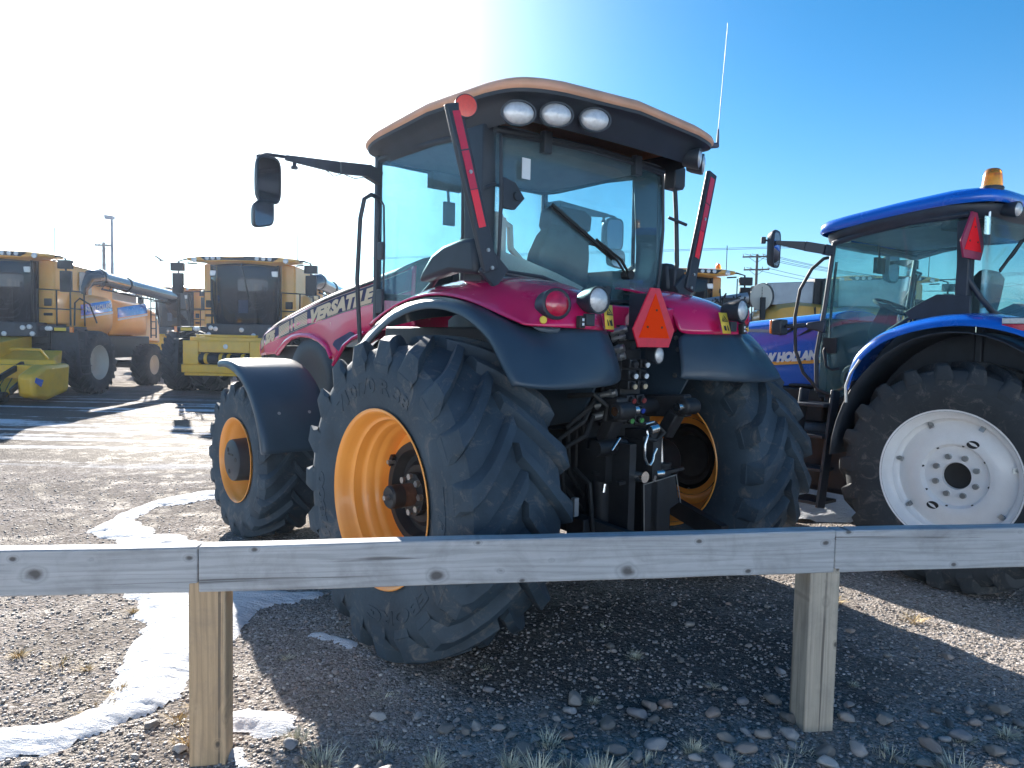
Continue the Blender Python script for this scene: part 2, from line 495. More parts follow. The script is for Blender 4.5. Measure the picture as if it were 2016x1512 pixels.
# ------------------------------------------------------------------ ground, snow, gravel
def ground_mat():
    m, n, l, b = newmat('gravel_ground')
    v = mapping(n, l)
    sep = n.new('ShaderNodeSeparateXYZ'); l.new(v, sep.inputs[0])

    def vor(scale):
        x = n.new('ShaderNodeTexVoronoi'); x.inputs['Scale'].default_value = scale; x.inputs['Randomness'].default_value = 1
        l.new(v, x.inputs['Vector'])
        return x
    a, c = vor(44), vor(105)
    grey = [(0., (.10, .09, .08)), (.3, (.24, .21, .185)), (.6, (.42, .37, .33)), (.85, (.34, .31, .30)), (1., (.62, .58, .54))]
    sa = n.new('ShaderNodeSeparateColor'); l.new(a.outputs['Color'], sa.inputs[0])
    sc_ = n.new('ShaderNodeSeparateColor'); l.new(c.outputs['Color'], sc_.inputs[0])
    col = mixc(n, l, ramp(n, l, noise(n, l, v, 9, 4), [(.4, 0.), (.6, 1.)]), ramp(n, l, sa.outputs[0], grey), ramp(n, l, sc_.outputs[1], grey))
    dirt = noise(n, l, v, .75, 9, .68)
    col = mixc(n, l, math2(n, l, 'MULTIPLY', ramp(n, l, dirt, [(.45, 0.), (.62, 1.)]), .7), col, (.17, .15, .13))

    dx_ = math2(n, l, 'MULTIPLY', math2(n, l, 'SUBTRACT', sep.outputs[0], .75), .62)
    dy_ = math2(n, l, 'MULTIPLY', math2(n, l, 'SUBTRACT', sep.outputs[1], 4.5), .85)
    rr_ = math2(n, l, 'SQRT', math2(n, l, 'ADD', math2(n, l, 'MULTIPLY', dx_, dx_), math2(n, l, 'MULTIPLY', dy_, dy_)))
    shade_soil = math2(n, l, 'ADD', rr_, math2(n, l, 'MULTIPLY', math2(n, l, 'SUBTRACT', noise(n, l, v, 2.2, 6, .65), .5), 1.6))
    col = mixc(n, l, math2(n, l, 'MULTIPLY', ramp(n, l, shade_soil, [(.6, 1.), (1.1, 0.)]), .68), col, (.060, .056, .052))  # dark soil behind the red tractor, also deepens its shadow through colour

    def sstep(sock, lo, hi):
        r = n.new('ShaderNodeMapRange'); r.interpolation_type = 'SMOOTHSTEP'
        r.inputs['From Min'].default_value = lo; r.inputs['From Max'].default_value = hi
        l.new(sock, r.inputs['Value'])
        return r.outputs[0]
    # wheel tracks with melting snow and wet mud across the yard
    lane = math2(n, l, 'MULTIPLY', sstep(sep.outputs[1], 9.2, 11.5), sstep(sep.outputs[1], 24, 18))
    tracks = noise(n, l, mapping(n, l, (.10, 2.1, 1), (0, 0, R(3))), 1.0, 5, .55)
    tracks2 = noise(n, l, mapping(n, l, (.22, .8, 1)), 1.6, 7, .6)
    brk = noise(n, l, v, 6, 6, .7)
    t = math2(n, l, 'ADD', math2(n, l, 'ADD', math2(n, l, 'MULTIPLY', tracks, .55), math2(n, l, 'MULTIPLY', tracks2, .35)), math2(n, l, 'MULTIPLY', brk, .16))
    snow = math2(n, l, 'MULTIPLY', ramp(n, l, t, [(.555, 0.), (.60, 1.)]), lane)
    wet = math2(n, l, 'MULTIPLY', math2(n, l, 'SUBTRACT', 1., snow), lane)
    col = mixc(n, l, math2(n, l, 'MULTIPLY', wet, .75), col, (.055, .047, .042))
    col = mixc(n, l, math2(n, l, 'MULTIPLY', snow, .9), col, (.74, .75, .78))
    df = n.new('ShaderNodeBsdfDiffuse'); l.new(col, df.inputs['Color'])
    gs = n.new('ShaderNodeBsdfGlossy'); gs.inputs['Roughness'].default_value = .38; gs.inputs['Color'].default_value = (1, .98, .95, 1)
    mxs = n.new('ShaderNodeMixShader')
    gf = math2(n, l, 'ADD', math2(n, l, 'MULTIPLY', ramp(n, l, noise(n, l, v, 3.0, 6, .7), [(.5, 0.), (.75, 1.)]), .05), math2(n, l, 'MULTIPLY', wet, .018))
    l.new(gf, mxs.inputs[0]); l.new(df.outputs[0], mxs.inputs[1]); l.new(gs.outputs[0], mxs.inputs[2])
    l.new(mxs.outputs[0], n['Material Output'].inputs['Surface'])
    h = math2(n, l, 'ADD', math2(n, l, 'MULTIPLY', a.outputs['Distance'], -1.0), math2(n, l, 'MULTIPLY', c.outputs['Distance'], -.55))
    h = math2(n, l, 'ADD', h, math2(n, l, 'MULTIPLY', noise(n, l, v, 14, 6), .8))
    bp = n.new('ShaderNodeBump'); bp.inputs['Strength'].default_value = .75; bp.inputs['Distance'].default_value = .014
    l.new(h, bp.inputs['Height']); l.new(bp.outputs[0], df.inputs['Normal']); l.new(bp.outputs[0], gs.inputs['Normal'])
    n.remove(b)
    return m


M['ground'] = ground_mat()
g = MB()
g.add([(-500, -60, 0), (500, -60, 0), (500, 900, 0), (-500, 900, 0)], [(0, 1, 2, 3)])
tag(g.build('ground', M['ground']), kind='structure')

M['snow'] = (lambda: None)()


def snow_mat():
    m, n, l, b = newmat('melting_snow')
    v = mapping(n, l)
    d = noise(n, l, v, 5, 8, .7)
    c = mixc(n, l, math2(n, l, 'MULTIPLY', ramp(n, l, d, [(.58, 0.), (.72, 1.)]), .4), (.70, .72, .76), (.34, .30, .25))
    l.new(c, b.inputs['Base Color'])
    b.inputs['Roughness'].default_value = .75
    b.inputs['Specular IOR Level'].default_value = .15
    b.inputs['Subsurface Weight'].default_value = .0
    h = math2(n, l, 'ADD', noise(n, l, mapping(n, l, (3, 7, 3)), 2.5, 7, .65), math2(n, l, 'MULTIPLY', noise(n, l, v, 60, 3), .25))
    bump(n, l, h, .9, .05, b)
    return m


M['snow'] = snow_mat()


def vnoise(x, y, seed=0):
    """smooth value noise in numpy"""
    r = np.random.default_rng(seed).random((97, 97))
    xi, yi = np.floor(x).astype(int), np.floor(y).astype(int)
    fx, fy = x - xi, y - yi
    fx, fy = fx * fx * (3 - 2 * fx), fy * fy * (3 - 2 * fy)
    g_ = lambda i, j: r[(xi + i) % 97, (yi + j) % 97]
    return (g_(0, 0) * (1 - fx) + g_(1, 0) * fx) * (1 - fy) + (g_(0, 1) * (1 - fx) + g_(1, 1) * fx) * fy


SNOW = [  # centre lines with half widths
    [(-2.9, 8.75, .22), (-3.45, 8.45, .20), (-3.8, 7.95, .14), (-3.85, 7.45, .10), (-3.68, 6.9, .20), (-3.25, 6.62, .20), (-2.75, 6.42, .16), (-2.4, 6.2, .1)],
    [(-3.35, 6.55, .14), (-2.9, 6.1, .26), (-2.3, 5.35, .40), (-1.98, 4.7, .32), (-1.88, 4.0, .21), (-1.80, 3.58, .13), (-2.05, 3.34, .11), (-2.5, 3.2, .13), (-3.1, 3.1, .15)],
    [(-2.3, 5.25, .3), (-1.85, 5.15, .22), (-1.45, 5.27, .10)],
    [(-1.30, 3.50, .10), (-1.12, 3.46, .11)], [(-1.22, 3.22, .06), (-1.13, 3.12, .05)],
    [(-1.15, 4.55, .07), (-.95, 4.44, .09)],
    [(-2.7, 9.4, .12), (-1.9, 9.6, .16), (-1.3, 9.9, .14)],
]


def snow_field(x, y):
    best = np.full(x.shape, -9.)
    for line in SNOW:
        for (x0, y0, w0), (x1, y1, w1) in zip(line[:-1], line[1:]):
            dx, dy = x1 - x0, y1 - y0
            t = np.clip(((x - x0) * dx + (y - y0) * dy) / (dx * dx + dy * dy), 0, 1)
            d = np.hypot(x - x0 - t * dx, y - y0 - t * dy)
            best = np.maximum(best, (w0 + t * (w1 - w0)) - d)
    return best + (vnoise(x * 4 + 40, y * 4 + 40, 3) - .5) * .13 + (vnoise(x * 11 + 40, y * 11 + 40, 4) - .5) * .055 + (vnoise(x * 27 + 40, y * 27 + 40, 6) - .5) * .03


def build_snow():
    st = .022
    xs, ys = np.arange(-4.3, -.7, st), np.arange(2.9, 10.2, st)
    X, Y = np.meshgrid(xs, ys)
    f = snow_field(X, Y)
    Z = np.clip(f, -.02, .12) * .24 + np.where(f > 0, .004 + (vnoise(X * 9 + 9, Y * 22 + 9, 5) - .5) * .014 * np.clip(f * 12, 0, 1), 0)
    keep = f > -.02
    cell = keep[:-1, :-1] & keep[1:, :-1] & keep[:-1, 1:] & keep[1:, 1:]
    idx = -np.ones(X.shape, int)
    used = np.zeros(X.shape, bool)
    used[:-1, :-1] |= cell; used[1:, :-1] |= cell; used[:-1, 1:] |= cell; used[1:, 1:] |= cell
    idx[used] = np.arange(used.sum())
    j, i = np.nonzero(cell)
    b_ = MB()
    b_.v = [tuple(p) for p in np.stack([X[used], Y[used], Z[used]], 1).tolist()]
    b_.f = [tuple(q) for q in np.stack([idx[j, i], idx[j, i + 1], idx[j + 1, i + 1], idx[j + 1, i]], 1).tolist()]
    b_.m = [0] * len(b_.f)
    tag(b_.build('snow', M['snow'], sharp=180), kind='structure')


build_snow()


def snow_bank(cx, cy, rx, ry, h, label, seed):
    rows = []
    for i in range(27):
        row = []
        for j in range(27):
            u, v = i / 13 - 1, j / 13 - 1
            x, y = np.array([cx + u * rx]), np.array([cy + v * ry])
            k = max(0, 1 - math.hypot(u, v) - .25 * (float(vnoise(x * 4 + 30, y * 4 + 30, seed)[0]) - .5))
            row.append((x[0], y[0], -.01 + h * k ** .8 + (.05 * float(vnoise(x * 7 + 30, y * 7 + 30, seed + 1)[0]) if k > 0 else 0)))
        rows.append(row)
    o = MB().grid(rows).build('snow_bank', M['snow'], sharp=180)
    tag(o, label, 'snow bank')


snow_bank(3.45, 8.7, 1.3, .9, .34, 'heaped old snow between the red and the blue tractor', 21)


def ico(sub):
    bm = bmesh.new()
    bmesh.ops.create_icosphere(bm, subdivisions=sub, radius=1)
    v = np.array([x.co[:] for x in bm.verts]); f = np.array([[q.index for q in p.verts] for p in bm.faces])
    bm.free()
    return v, f


def stone_mat(name, isl=True):
    m, n, l, b = newmat(name)
    v = mapping(n, l)
    if isl:
        gi = n.new('ShaderNodeNewGeometry'); src = gi.outputs['Random Per Island']
    else:
        oi = n.new('ShaderNodeObjectInfo'); src = oi.outputs['Random']
    c = ramp(n, l, src, [(0, (.14, .13, .12)), (.25, (.27, .25, .23)), (.45, (.40, .36, .33)), (.6, (.30, .22, .18)), (.75, (.50, .47, .45)), (.9, (.22, .22, .24)), (1, (.60, .57, .54))])
    nz = noise(n, l, v, 38, 6, .7)
    c = mixc(n, l, ramp(n, l, nz, [(.35, .0), (.75, .45)]), c, (.08, .07, .06))
    l.new(c, b.inputs['Base Color'])
    b.inputs['Roughness'].default_value = .55
    bump(n, l, noise(n, l, v, 90, 5), .35, .006, b)
    return m


M['pebble'] = stone_mat('mixed_pebbles')
M['stone'] = stone_mat('river_stone', False)


def scatter(name, count, sub, lo, hi, ymin, ymax, power, flat=.6):
    iv, jf = ico(sub)
    k = len(iv)
    # denser toward the camera, within the view's wedge
    yy = ymin + (ymax - ymin) * rng.random(count) ** power
    xx = (rng.random(count) * 2 - 1) * (.74 * yy + .25)
    f = snow_field(xx, yy)
    ok = f < rng.random(count) * .05
    xx, yy = xx[ok], yy[ok]
    c = len(xx)
    r = lo + (hi - lo) * rng.random(c) ** 2.6
    ang = rng.random(c) * 2 * PI
    ax = 1 + .5 * rng.random(c); az = flat * (.7 + .6 * rng.random(c))
    V = iv[None] * (1 + .28 * (rng.random((c, k, 1)) - .5))
    V = V * np.stack([ax, np.ones(c), az], 1)[:, None, :] * r[:, None, None]
    ca, sa = np.cos(ang)[:, None], np.sin(ang)[:, None]
    x = V[..., 0] * ca - V[..., 1] * sa + xx[:, None]
    y = V[..., 0] * sa + V[..., 1] * ca + yy[:, None]
    z = V[..., 2] + (r * az * (.15 + .5 * rng.random(c)))[:, None]
    P = np.stack([x, y, z], -1).reshape(-1, 3)
    F = (jf[None] + (np.arange(c) * k)[:, None, None]).reshape(-1, 3)
    me = bpy.data.meshes.new(name)
    me.vertices.add(len(P)); me.vertices.foreach_set('co', P.ravel())
    me.loops.add(F.size); me.loops.foreach_set('vertex_index', F.ravel().astype(np.int32))
    me.polygons.add(len(F)); me.polygons.foreach_set('loop_start', np.arange(0, F.size, 3, dtype=np.int32))
    me.polygons.foreach_set('use_smooth', np.ones(len(F), bool))
    me.update(calc_edges=True)
    me.materials.append(M['pebble'])
    o = bpy.data.objects.new(name, me)
    COL.objects.link(o)
    return o


o1 = scatter('gravel', 60000, 1, .002, .0115, 2.7, 9.5, 1.7)
tag(o1, 'loose brown and grey gravel covering the yard', 'gravel', kind='stuff')


# ------------------------------------------------------------------ river stones and dry grass at the fence
def stone_mesh(seed):
    v, f = ico(3)
    r = np.random.default_rng(seed)
    d = r.normal(size=(15, 3)); d /= np.linalg.norm(d, axis=1)[:, None]
    k = np.ones(len(v))
    for q in d:
        t = v @ q
        cut = .60 + .30 * r.random()
        k = np.where(t > cut, np.minimum(k, cut / np.maximum(t, 1e-3)), k)
    k *= 1 + .05 * (vnoise(v[:, 0] * 2 + 9, v[:, 1] * 2 + v[:, 2] + 9, seed) - .5)
    v = v * k[:, None] * np.array([1.25, .9, .62])
    b_ = MB(); b_.add(v.tolist(), f.tolist())
    return b_


stone_src = [stone_mesh(100 + k) for k in range(5)]


def flat_ok(x, y):
    return snow_field(np.array([x]), np.array([y]))[0] < .0


protos = []
placed = []
for k in range(170):
    for _ in range(40):
        if k < 118:                      # the band of cobbles along the foot of the picture
            y = 3.08 + random.random() ** 1.5 * .75; x = -.62 + 3.3 * random.random() ** .8
            r = .018 + .036 * random.random() ** 1.3
            if x < -.1: r *= .75
        elif k < 132:
            y = random.uniform(2.95, 3.6); x = random.uniform(-2.3, -.6); r = random.uniform(.02, .045)
        else:
            y = random.uniform(3.4, 5.4); x = random.uniform(-1.1, 2.9); r = random.uniform(.014, .034)
        if not flat_ok(x, y): continue
        if abs(x + 1.27) < .13 and abs(y - 3.15) < .13: continue
        if abs(x - 1.53) < .13 and abs(y - 3.55) < .13: continue
        if all(math.hypot(x - a, y - c) > (r + q) * 1.0 for a, c, q in placed): break
    placed.append((x, y, r))
    if k < 5:
        o = stone_src[k].build('stone', M['stone'], sharp=48)
        protos.append(o)
    else:
        o = protos[k % 5].copy(); COL.objects.link(o)
    o.location = (x, y, r * .34)
    o.rotation_euler = (random.uniform(-.2, .2), random.uniform(-.2, .2), random.uniform(0, 6.28))
    o.scale = (r, r, r)
    if k < 118:
        tag(o, 'rounded cobble lying in the stony band along the wooden fence', 'stone', 'cobbles along the fence')
    elif k < 132:
        tag(o, 'small stone lying in the sunlit gravel left of the fence post', 'stone', 'stones in the sunlit gravel')
    else:
        tag(o, 'pale pebble lying on shaded dirt behind the red tractor', 'stone', 'pebbles on the shaded dirt')


def straw_mat(name, a, c):
    m, n, l, b = newmat(name)
    oi = n.new('ShaderNodeNewGeometry')
    l.new(ramp(n, l, oi.outputs['Random Per Island'], [(0, a), (1, c)]), b.inputs['Base Color'])
    b.inputs['Roughness'].default_value = .75
    return m


M['straw'] = straw_mat('dry_straw', (.30, .20, .075), (.60, .45, .22))
M['straw_pale'] = straw_mat('bleached_straw', (.38, .36, .26), (.66, .62, .47))


def tuft(seed, nb, hgt, spread):
    r = random.Random(seed)
    b_ = MB()
    for _ in range(nb):
        a = r.uniform(0, 6.28); rr = r.random() ** .7 * spread * .35
        x, y = math.cos(a) * rr, math.sin(a) * rr
        lean = r.uniform(.15, 1.0); a2 = a + r.uniform(-.6, .6)
        h = hgt * r.uniform(.45, 1)
        w = r.uniform(.0012, .0026)
        pts = []
        for t in (0, .35, .7, 1):
            q = lean * h * t ** 1.6
            pts.append(Vector((x + math.cos(a2) * q, y + math.sin(a2) * q, h * t * (1 - .35 * lean * t))))
        s_ = Vector((-math.sin(a2 + .4), math.cos(a2 + .4), 0))
        vs = []
        for t, p in zip((1, .9, .6, .1), pts):
            vs += [p - s_ * w * t, p + s_ * w * t]
        b_.add(vs, [(0, 1, 3, 2), (2, 3, 5, 4), (4, 5, 7, 6)])
    return b_


tp = {}
for key, mt in (('straw', 'straw'), ('straw_pale', 'straw_pale')):
    tp[key] = [tuft(50 + k, (70, 110, 50, 90)[k], (.09, .11, .075, .10)[k], (.14, .2, .24, .1)[k]) for k in range(4)]
tufts = [  # x, y, size, kind
    (-1.52, 3.62, 1.0, 0), (-1.42, 3.30, 1.0, 0), (-2.45, 4.05, 1.1, 0), (-2.75, 4.15, 1.0, 0), (-2.28, 4.0, .8, 0), (-2.1, 4.75, .8, 0), (-2.45, 4.85, .7, 0), (-1.95, 3.72, 1.0, 0),
    (-2.0, 3.55, .9, 0), (-1.55, 3.48, .8, 0), (-2.9, 5.6, .9, 0), (-2.6, 5.25, .8, 0),
    (-.95, 3.33, .9, 1), (-.78, 3.12, 1.1, 1), (-.55, 3.25, 1.0, 1), (-.30, 3.1, 1.2, 1), (.02, 3.12, 1.3, 1), (.14, 3.05, 1.5, 1), (.28, 3.12, 1.3, 1), (.40, 3.05, 1.3, 1), (.20, 3.34, 1.1, 1), (.62, 3.2, .9, 1),
    (.85, 3.3, .8, 1), (-.62, 3.75, .8, 1), (-.12, 4.1, .7, 1), (.45, 3.75, .7, 1), (1.0, 3.22, 1.0, 1), (1.2, 3.12, 1.1, 1), (1.33, 3.3, .8, 1), (1.75, 3.3, 1.1, 1), (1.95, 3.15, 1.2, 1), (2.15, 3.45, .9, 1),
    (1.9, 4.0, .7, 1), (.75, 4.3, .8, 1), (.62, 4.75, .7, 1), (1.1, 3.95, .6, 1), (2.4, 3.5, 1.0, 1), (-1.25, 4.2, .7, 1), (-1.0, 4.8, .6, 1), (2.75, 5.0, .8, 0), (2.35, 5.35, .8, 0),
]
tobj = {0: [], 1: []}
for k, (x, y, s_, kind) in enumerate(tufts):
    if len(tobj[kind]) < 4:
        o = tp['straw' if kind == 0 else 'straw_pale'][len(tobj[kind])].build('grass_tuft', M['straw' if kind == 0 else 'straw_pale'])
        tobj[kind].append(o)
    else:
        o = tobj[kind][random.randrange(4)].copy(); COL.objects.link(o)
    o.location = (x, y, 0); o.rotation_euler = (0, 0, random.uniform(0, 6.28))
    s_ *= random.uniform(.7, 1.02)
    o.scale = (s_ * random.uniform(1., 1.5), s_ * 1.15, s_ * (.55 if kind == 0 else (.95 if y < 3.4 else .5)))
    o.rotation_euler.x = random.uniform(-.2, .2)
    if kind == 0:
        tag(o, 'low golden dry grass tuft in the sunlit gravel', 'grass tuft', 'golden grass tufts in the sun')
    else:
        tag(o, 'spiky bleached grass tuft among the shaded cobbles and dirt', 'grass tuft', 'bleached grass tufts in the shade')

# ------------------------------------------------------------------ wooden rail fence
FA = R(8.11)
fence = tag(empty('rail_fence', (-1.267, 3.115, 0), FA), 'weathered wooden fence of square posts and one wide rail in front of the tractors', 'fence')


M['post_grey'] = wood('weathered_grey_tan_lumber', 'z', (.56, .48, .38), (.36, .31, .25))


def post(x, mt='post'):
    b_ = MB()
    t = .075
    b_.box(x - t, x + t, 0, .15, -.25, .80)
    return b_.build('post', M[mt], fence, bevel=.008)


post(.0)
post(2.80, 'post_grey')


def rail(x0, x1, za0, zb0, za1, zb1, y=0., name='rail'):
    b_ = MB()
    n = 10
    rings = []
    for i in range(n + 1):
        t = i / n
        x = x0 + (x1 - x0) * t
        a, c = za0 + (za1 - za0) * t, zb0 + (zb1 - zb0) * t
        j = (random.random() - .5) * .005; a += (random.random() - .5) * .004; c += (random.random() - .5) * .004
        rings.append([(x, y + j, a), (x, y + .088, a), (x, y + .088, c), (x, y + j, c)])
    b_.loft(rings)
    return b_.build(name, M['rail'], fence, bevel=.007)


rail(-3.2, -.0365, .765, .945, .755, .948, .0)
rail(-.032, 2.838, .755, .950, .773, .976, -.004)
rail(2.842, 6.2, .773, .976, .792, .976, -.001)


# ------------------------------------------------------------------ wheels (axis along x, outer side at -x)
def tyre_shape(Ro, W, rr, half, nl, lh=.055, wb=.062, wt=.036, n=96, words=()):
    b_ = MB()
    Rc = Ro - lh
    d = Rc - rr
    hp = [(half, rr - .012), (half + .012, rr + .03), (W * .487, rr + .28 * d), (W * .5, rr + .48 * d), (W * .49, rr + .68 * d), (W * .465, rr + .83 * d), (W * .42, rr + .93 * d), (W * .33, rr + .975 * d), (W * .17, Rc - .004), (0, Rc)]
    prof = [(-x, r) for x, r in hp] + [(x, r) for x, r in hp[-2::-1]]
    b_.lathe(prof, n=n, start=(0, 1, 0))
    xs = np.array([x for x, r in hp[::-1]]); rs = np.array([r for x, r in hp[::-1]])

    def crown(ax): return float(np.interp(ax, xs, rs))
    pitch = 2 * PI / nl
    D = .80 * W * .5 / Rc * 1.25
    for s in (-1, 1):
        for k in range(nl):
            base = k * pitch + (pitch / 2 if s > 0 else 0)
            rings = []
            # t, |x|, base radius, top radius, width factor
            for t, axx, rb, rt_, wf in ((-.02, W * .494, rr + .58 * d, rr + .60 * d, .95), (0., W * .503, rr + .72 * d, rr + .86 * d, 1.15), (.03, W * .475, rr + .8 * d, Ro - .035, 1.25),
                                        (.16, W * .41, Rc - .03, Ro - .014, 1.12), (.36, W * .31, Rc - .02, Ro - .006, .95), (.6, W * .19, Rc - .012, Ro - .001, .9), (.82, W * .08, Rc - .012, Ro, .92), (1., W * -.012, Rc - .012, Ro - .003, .85)):
                a = base - D * (max(t, 0) ** 1.22)
                hb, ht = wb * wf / rb, wt * wf / rt_
                ch = min(.006, (rt_ - rb) * .4)
                x = s * axx
                pts = []
                for aa, r_ in ((-hb, rb), (-ht * 1.08, rt_ - ch), (-ht * .93, rt_), (ht * .93, rt_), (ht * 1.08, rt_ - ch), (hb, rb)):
                    pts.append((x, r_ * math.cos(a + aa), r_ * math.sin(a + aa)))
                rings.append(pts)
            b_.loft(rings)
    for body, a0, r0, size, length in words:
        def fn(u, v, w):
            r_ = r0 + v
            a = a0 + u / (r0 + size * .35)
            return (-(float(np.interp(-r_, -rs[::1], xs)) if False else side_x(r_, hp)) - w + .002, r_ * math.cos(a), r_ * math.sin(a))
        b_.text(body, size, fn, depth=.006, bold=.004, width=length)
    return b_


def side_x(r_, hp):
    for (x0, r0), (x1, r1) in zip(hp[1:-1], hp[2:]):
        if r0 <= r_ <= r1:
            return x0 + (x1 - x0) * (r_ - r0) / max(r1 - r0, 1e-6)
    return hp[1][0]


def place_wheels(parent, spots, make):
    """spots: (x, y, z, side); make(parent) builds one outer-left wheel at its own origin"""
    src = None
    for x, y, z, sd in spots:
        if src is None:
            w = empty('wheel', (x, y, z), 0, parent)
            make(w)
            src = w
        else:
            w = dup(src, parent)
            w.location = (x, y, z)
        w.scale = (1 if sd < 0 else -1, 1, 1)


def bolts(b_, n, rad, x0, x1, r, mi=0, ph=0, seg=6):
    for k in range(n):
        a = ph + k * 2 * PI / n
        b_.cyl((x0, rad * math.cos(a), rad * math.sin(a)), (x1, rad * math.cos(a), rad * math.sin(a)), r, n=seg, mi=mi)


# ------------------------------------------------------------------ the red tractor
VX = empty('tractor', (.473, 5.319, 0), R(40.627))
tag(VX, 'red tractor with faded orange roof and orange wheel rims behind the wooden fence', 'tractor')


def red_rear_wheel(w):
    tyre_shape(.945, .71, .505, .312, 19, .06, .07, .042, words=(('710/70 R 38', R(48), .615, .11, .84), ('TRELLEBORG', R(165), .63, .10, 1.28), ('TM800', R(318), .63, .09, .55))).build('tyre', M['tyre'], w, sharp=24)
    b_ = MB()
    b_.lathe([(-.315, .50), (-.326, .513), (-.334, .520), (-.337, .514), (-.333, .505), (-.318, .494), (-.285, .480), (-.255, .474), (-.24, .462), (-.235, .452), (-.19, .447), (-.175, .444), (-.165, .430),
              (-.16, .424), (-.115, .420), (-.10, .416), (-.09, .404), (-.06, .400), (-.02, .395), (.03, .39), (.10, .40), (.16, .43), (.24, .462), (.30, .49), (.333, .506), (.337, .514), (.332, .521), (.315, .505)], n=72, start=(0, 1, 0))
    b_.lathe([(.0, .395), (-.02, .36), (-.015, .30), (.0, .27)], n=48, start=(0, 1, 0))
    b_.build('rim', M['orange'], w, sharp=50)
    h = MB()
    h.lathe([(-.03, .0), (-.03, .08), (-.05, .14), (-.05, .17), (-.02, .20), (-.015, .235), (-.045, .25), (-.075, .262), (-.075, .305), (-.05, .315), (-.02, .318), (.0, .318)], n=56, start=(0, 1, 0))
    h.lathe([(-.06, .0), (-.06, .13), (-.10, .13), (-.105, .10), (-.11, .0)], n=10, start=(0, 1, 0))
    h.lathe([(-.255, 0), (-.255, .035), (-.26, .058), (-.25, .068), (-.18, .070)], n=28, start=(0, 1, 0), mi=0)
    h.lathe([(-.19, .066), (-.10, .068)], n=28, start=(0, 1, 0), mi=1)
    h.cyl((-.29, 0, 0), (-.25, 0, 0), .014, n=8, mi=2)
    bolts(h, 8, .105, -.125, -.10, .020, 2)
    bolts(h, 3, .285, -.125, -.07, .014, 2, .6)
    for k in range(3):
        a = .6 + k * 2 * PI / 3
        h.beam((-.085, .30 * math.cos(a - .12), .30 * math.sin(a - .12)), (-.085, .30 * math.cos(a + .12), .30 * math.sin(a + .12)), .03, .03, (1, 0, 0), mi=0)
    h.build('hub', [M['iron'], M['rust'], M['steel']], w, sharp=35)


def red_front_wheel(w):
    tyre_shape(.722, .555, .378, .245, 17, .05, .056, .034).build('tyre', M['tyre'], w, sharp=24)
    b_ = MB()
    b_.lathe([(-.25, .37), (-.262, .384), (-.27, .388), (-.272, .382), (-.262, .372), (-.22, .358), (-.18, .35), (-.17, .338), (-.12, .334), (-.10, .318), (-.02, .312), (.0, .2), (.06, .31), (.2, .35), (.262, .375), (.27, .386), (.25, .375)], n=64, start=(0, 1, 0))
    b_.build('rim', M['orange'], w, sharp=50)
    h = MB()
    h.lathe([(-.30, 0), (-.30, .165), (-.29, .185), (-.27, .19), (-.05, .20), (-.02, .25), (.0, .25)], n=48, start=(0, 1, 0))
    for k in range(3):
        a = .9 + k * 2 * PI / 3
        h.cyl((-.302, .115 * math.cos(a), .115 * math.sin(a)), (-.304, .115 * math.cos(a), .115 * math.sin(a)), .022, n=14, mi=1)
    h.box(-.304, -.3, -.05, .07, .045, .06, 1)
    h.build('hub', [M['black'], M['ink']], w, sharp=35)


place_wheels(VX, [(-1.288, 0, .918, -1), (1.288, 0, .918, 1)], red_rear_wheel)
place_wheels(VX, [(-1.033, 3.061, .698, -1), (1.033, 3.061, .698, 1)], red_front_wheel)

# chassis and engine block
b_ = MB()
b_.box(-.33, .33, -.32, 1.3, .72, 1.42)
b_.box(-.30, .30, 1.3, 2.4, .62, 1.5)
b_.box(-.27, .27, 2.4, 4.45, .72, 1.2)
b_.box(-.41, .41, 2.3, 4.5, 1.2, 1.72)
b_.box(-.24, .24, 4.45, 4.8, .75, 1.25)
b_.cyl((-1.0, 0, .918), (1.0, 0, .918), .17)
b_.cyl((-.45, 0, .918), (.45, 0, .918), .3)
b_.cyl((-.85, 3.061, .70), (.85, 3.061, .70), .12)
b_.box(-.25, .25, 2.86, 3.26, .58, .92)
b_.build('chassis', M['iron'], VX, bevel=.02)
b_ = MB()
for s in (-1, 1):
    if s < 0: b_.box(-.82, -.36, .98, 2.05, .58, 1.22)
    else: b_.box(.36, 1.22, .98, 2.05, .45, 1.50)  # right box oversized to block sunlight slipping past under the tractor
b_.build('fuel_tank', M['black'], VX, bevel=.06)

# cab shell below the glass
b_ = MB()
b_.box(-.80, .80, .02, 1.30, 1.40, 1.92)
b_.prism([(-.82, 2.07), (-.82, 2.24), (-.45, 2.225), (-.25, 2.18), (-.1, 2.12), (.2, 2.105), (.5, 2.115), (.82, 2.2), (.82, 2.05)], lambda u, v, w: (u, -.02 + w, v), .05)
b_.prism([(-.60, 1.92), (-.60, 2.09), (.60, 2.09), (.60, 1.92)], lambda u, v, w: (u, -.33 + w, v), .30)
b_.build('cab_body', M['black'], VX, bevel=.012)

b_ = MB()
for s in (-1, 1):
    x = s * .855
    # rear pillar: wide black panel between side door and rear window
    b_.loft([[(s * .80, -.01, z), (s * .885, .02, z), (s * .885, yb, z), (s * .80, yb, z)] for z, yb in ((2.2, .20), (2.6, .20), (3.18, .25))])
    b_.beam((x, 1.335, 1.9), (x, 1.325, 3.2), .045, .05)
    # door sill following the fender
    b_.tube([(x, 1.33, 1.93), (x, 1.05, 1.985), (x, .8, 2.09), (x, .6, 2.21), (x, .42, 2.36), (x, .24, 2.46)], .022, 6)
    b_.tube([(x, 1.33, 3.17), (x, .9, 3.19), (x, .24, 3.15)], .024, 6)
    # door post seam
    b_.tube([(x - s * .01, .26, 2.45), (x - s * .01, .27, 3.14)], .018, 6)
b_.tube([(-.85, 1.335, 3.17), (0, 1.36, 3.2), (.85, 1.335, 3.17)], .03, 6)
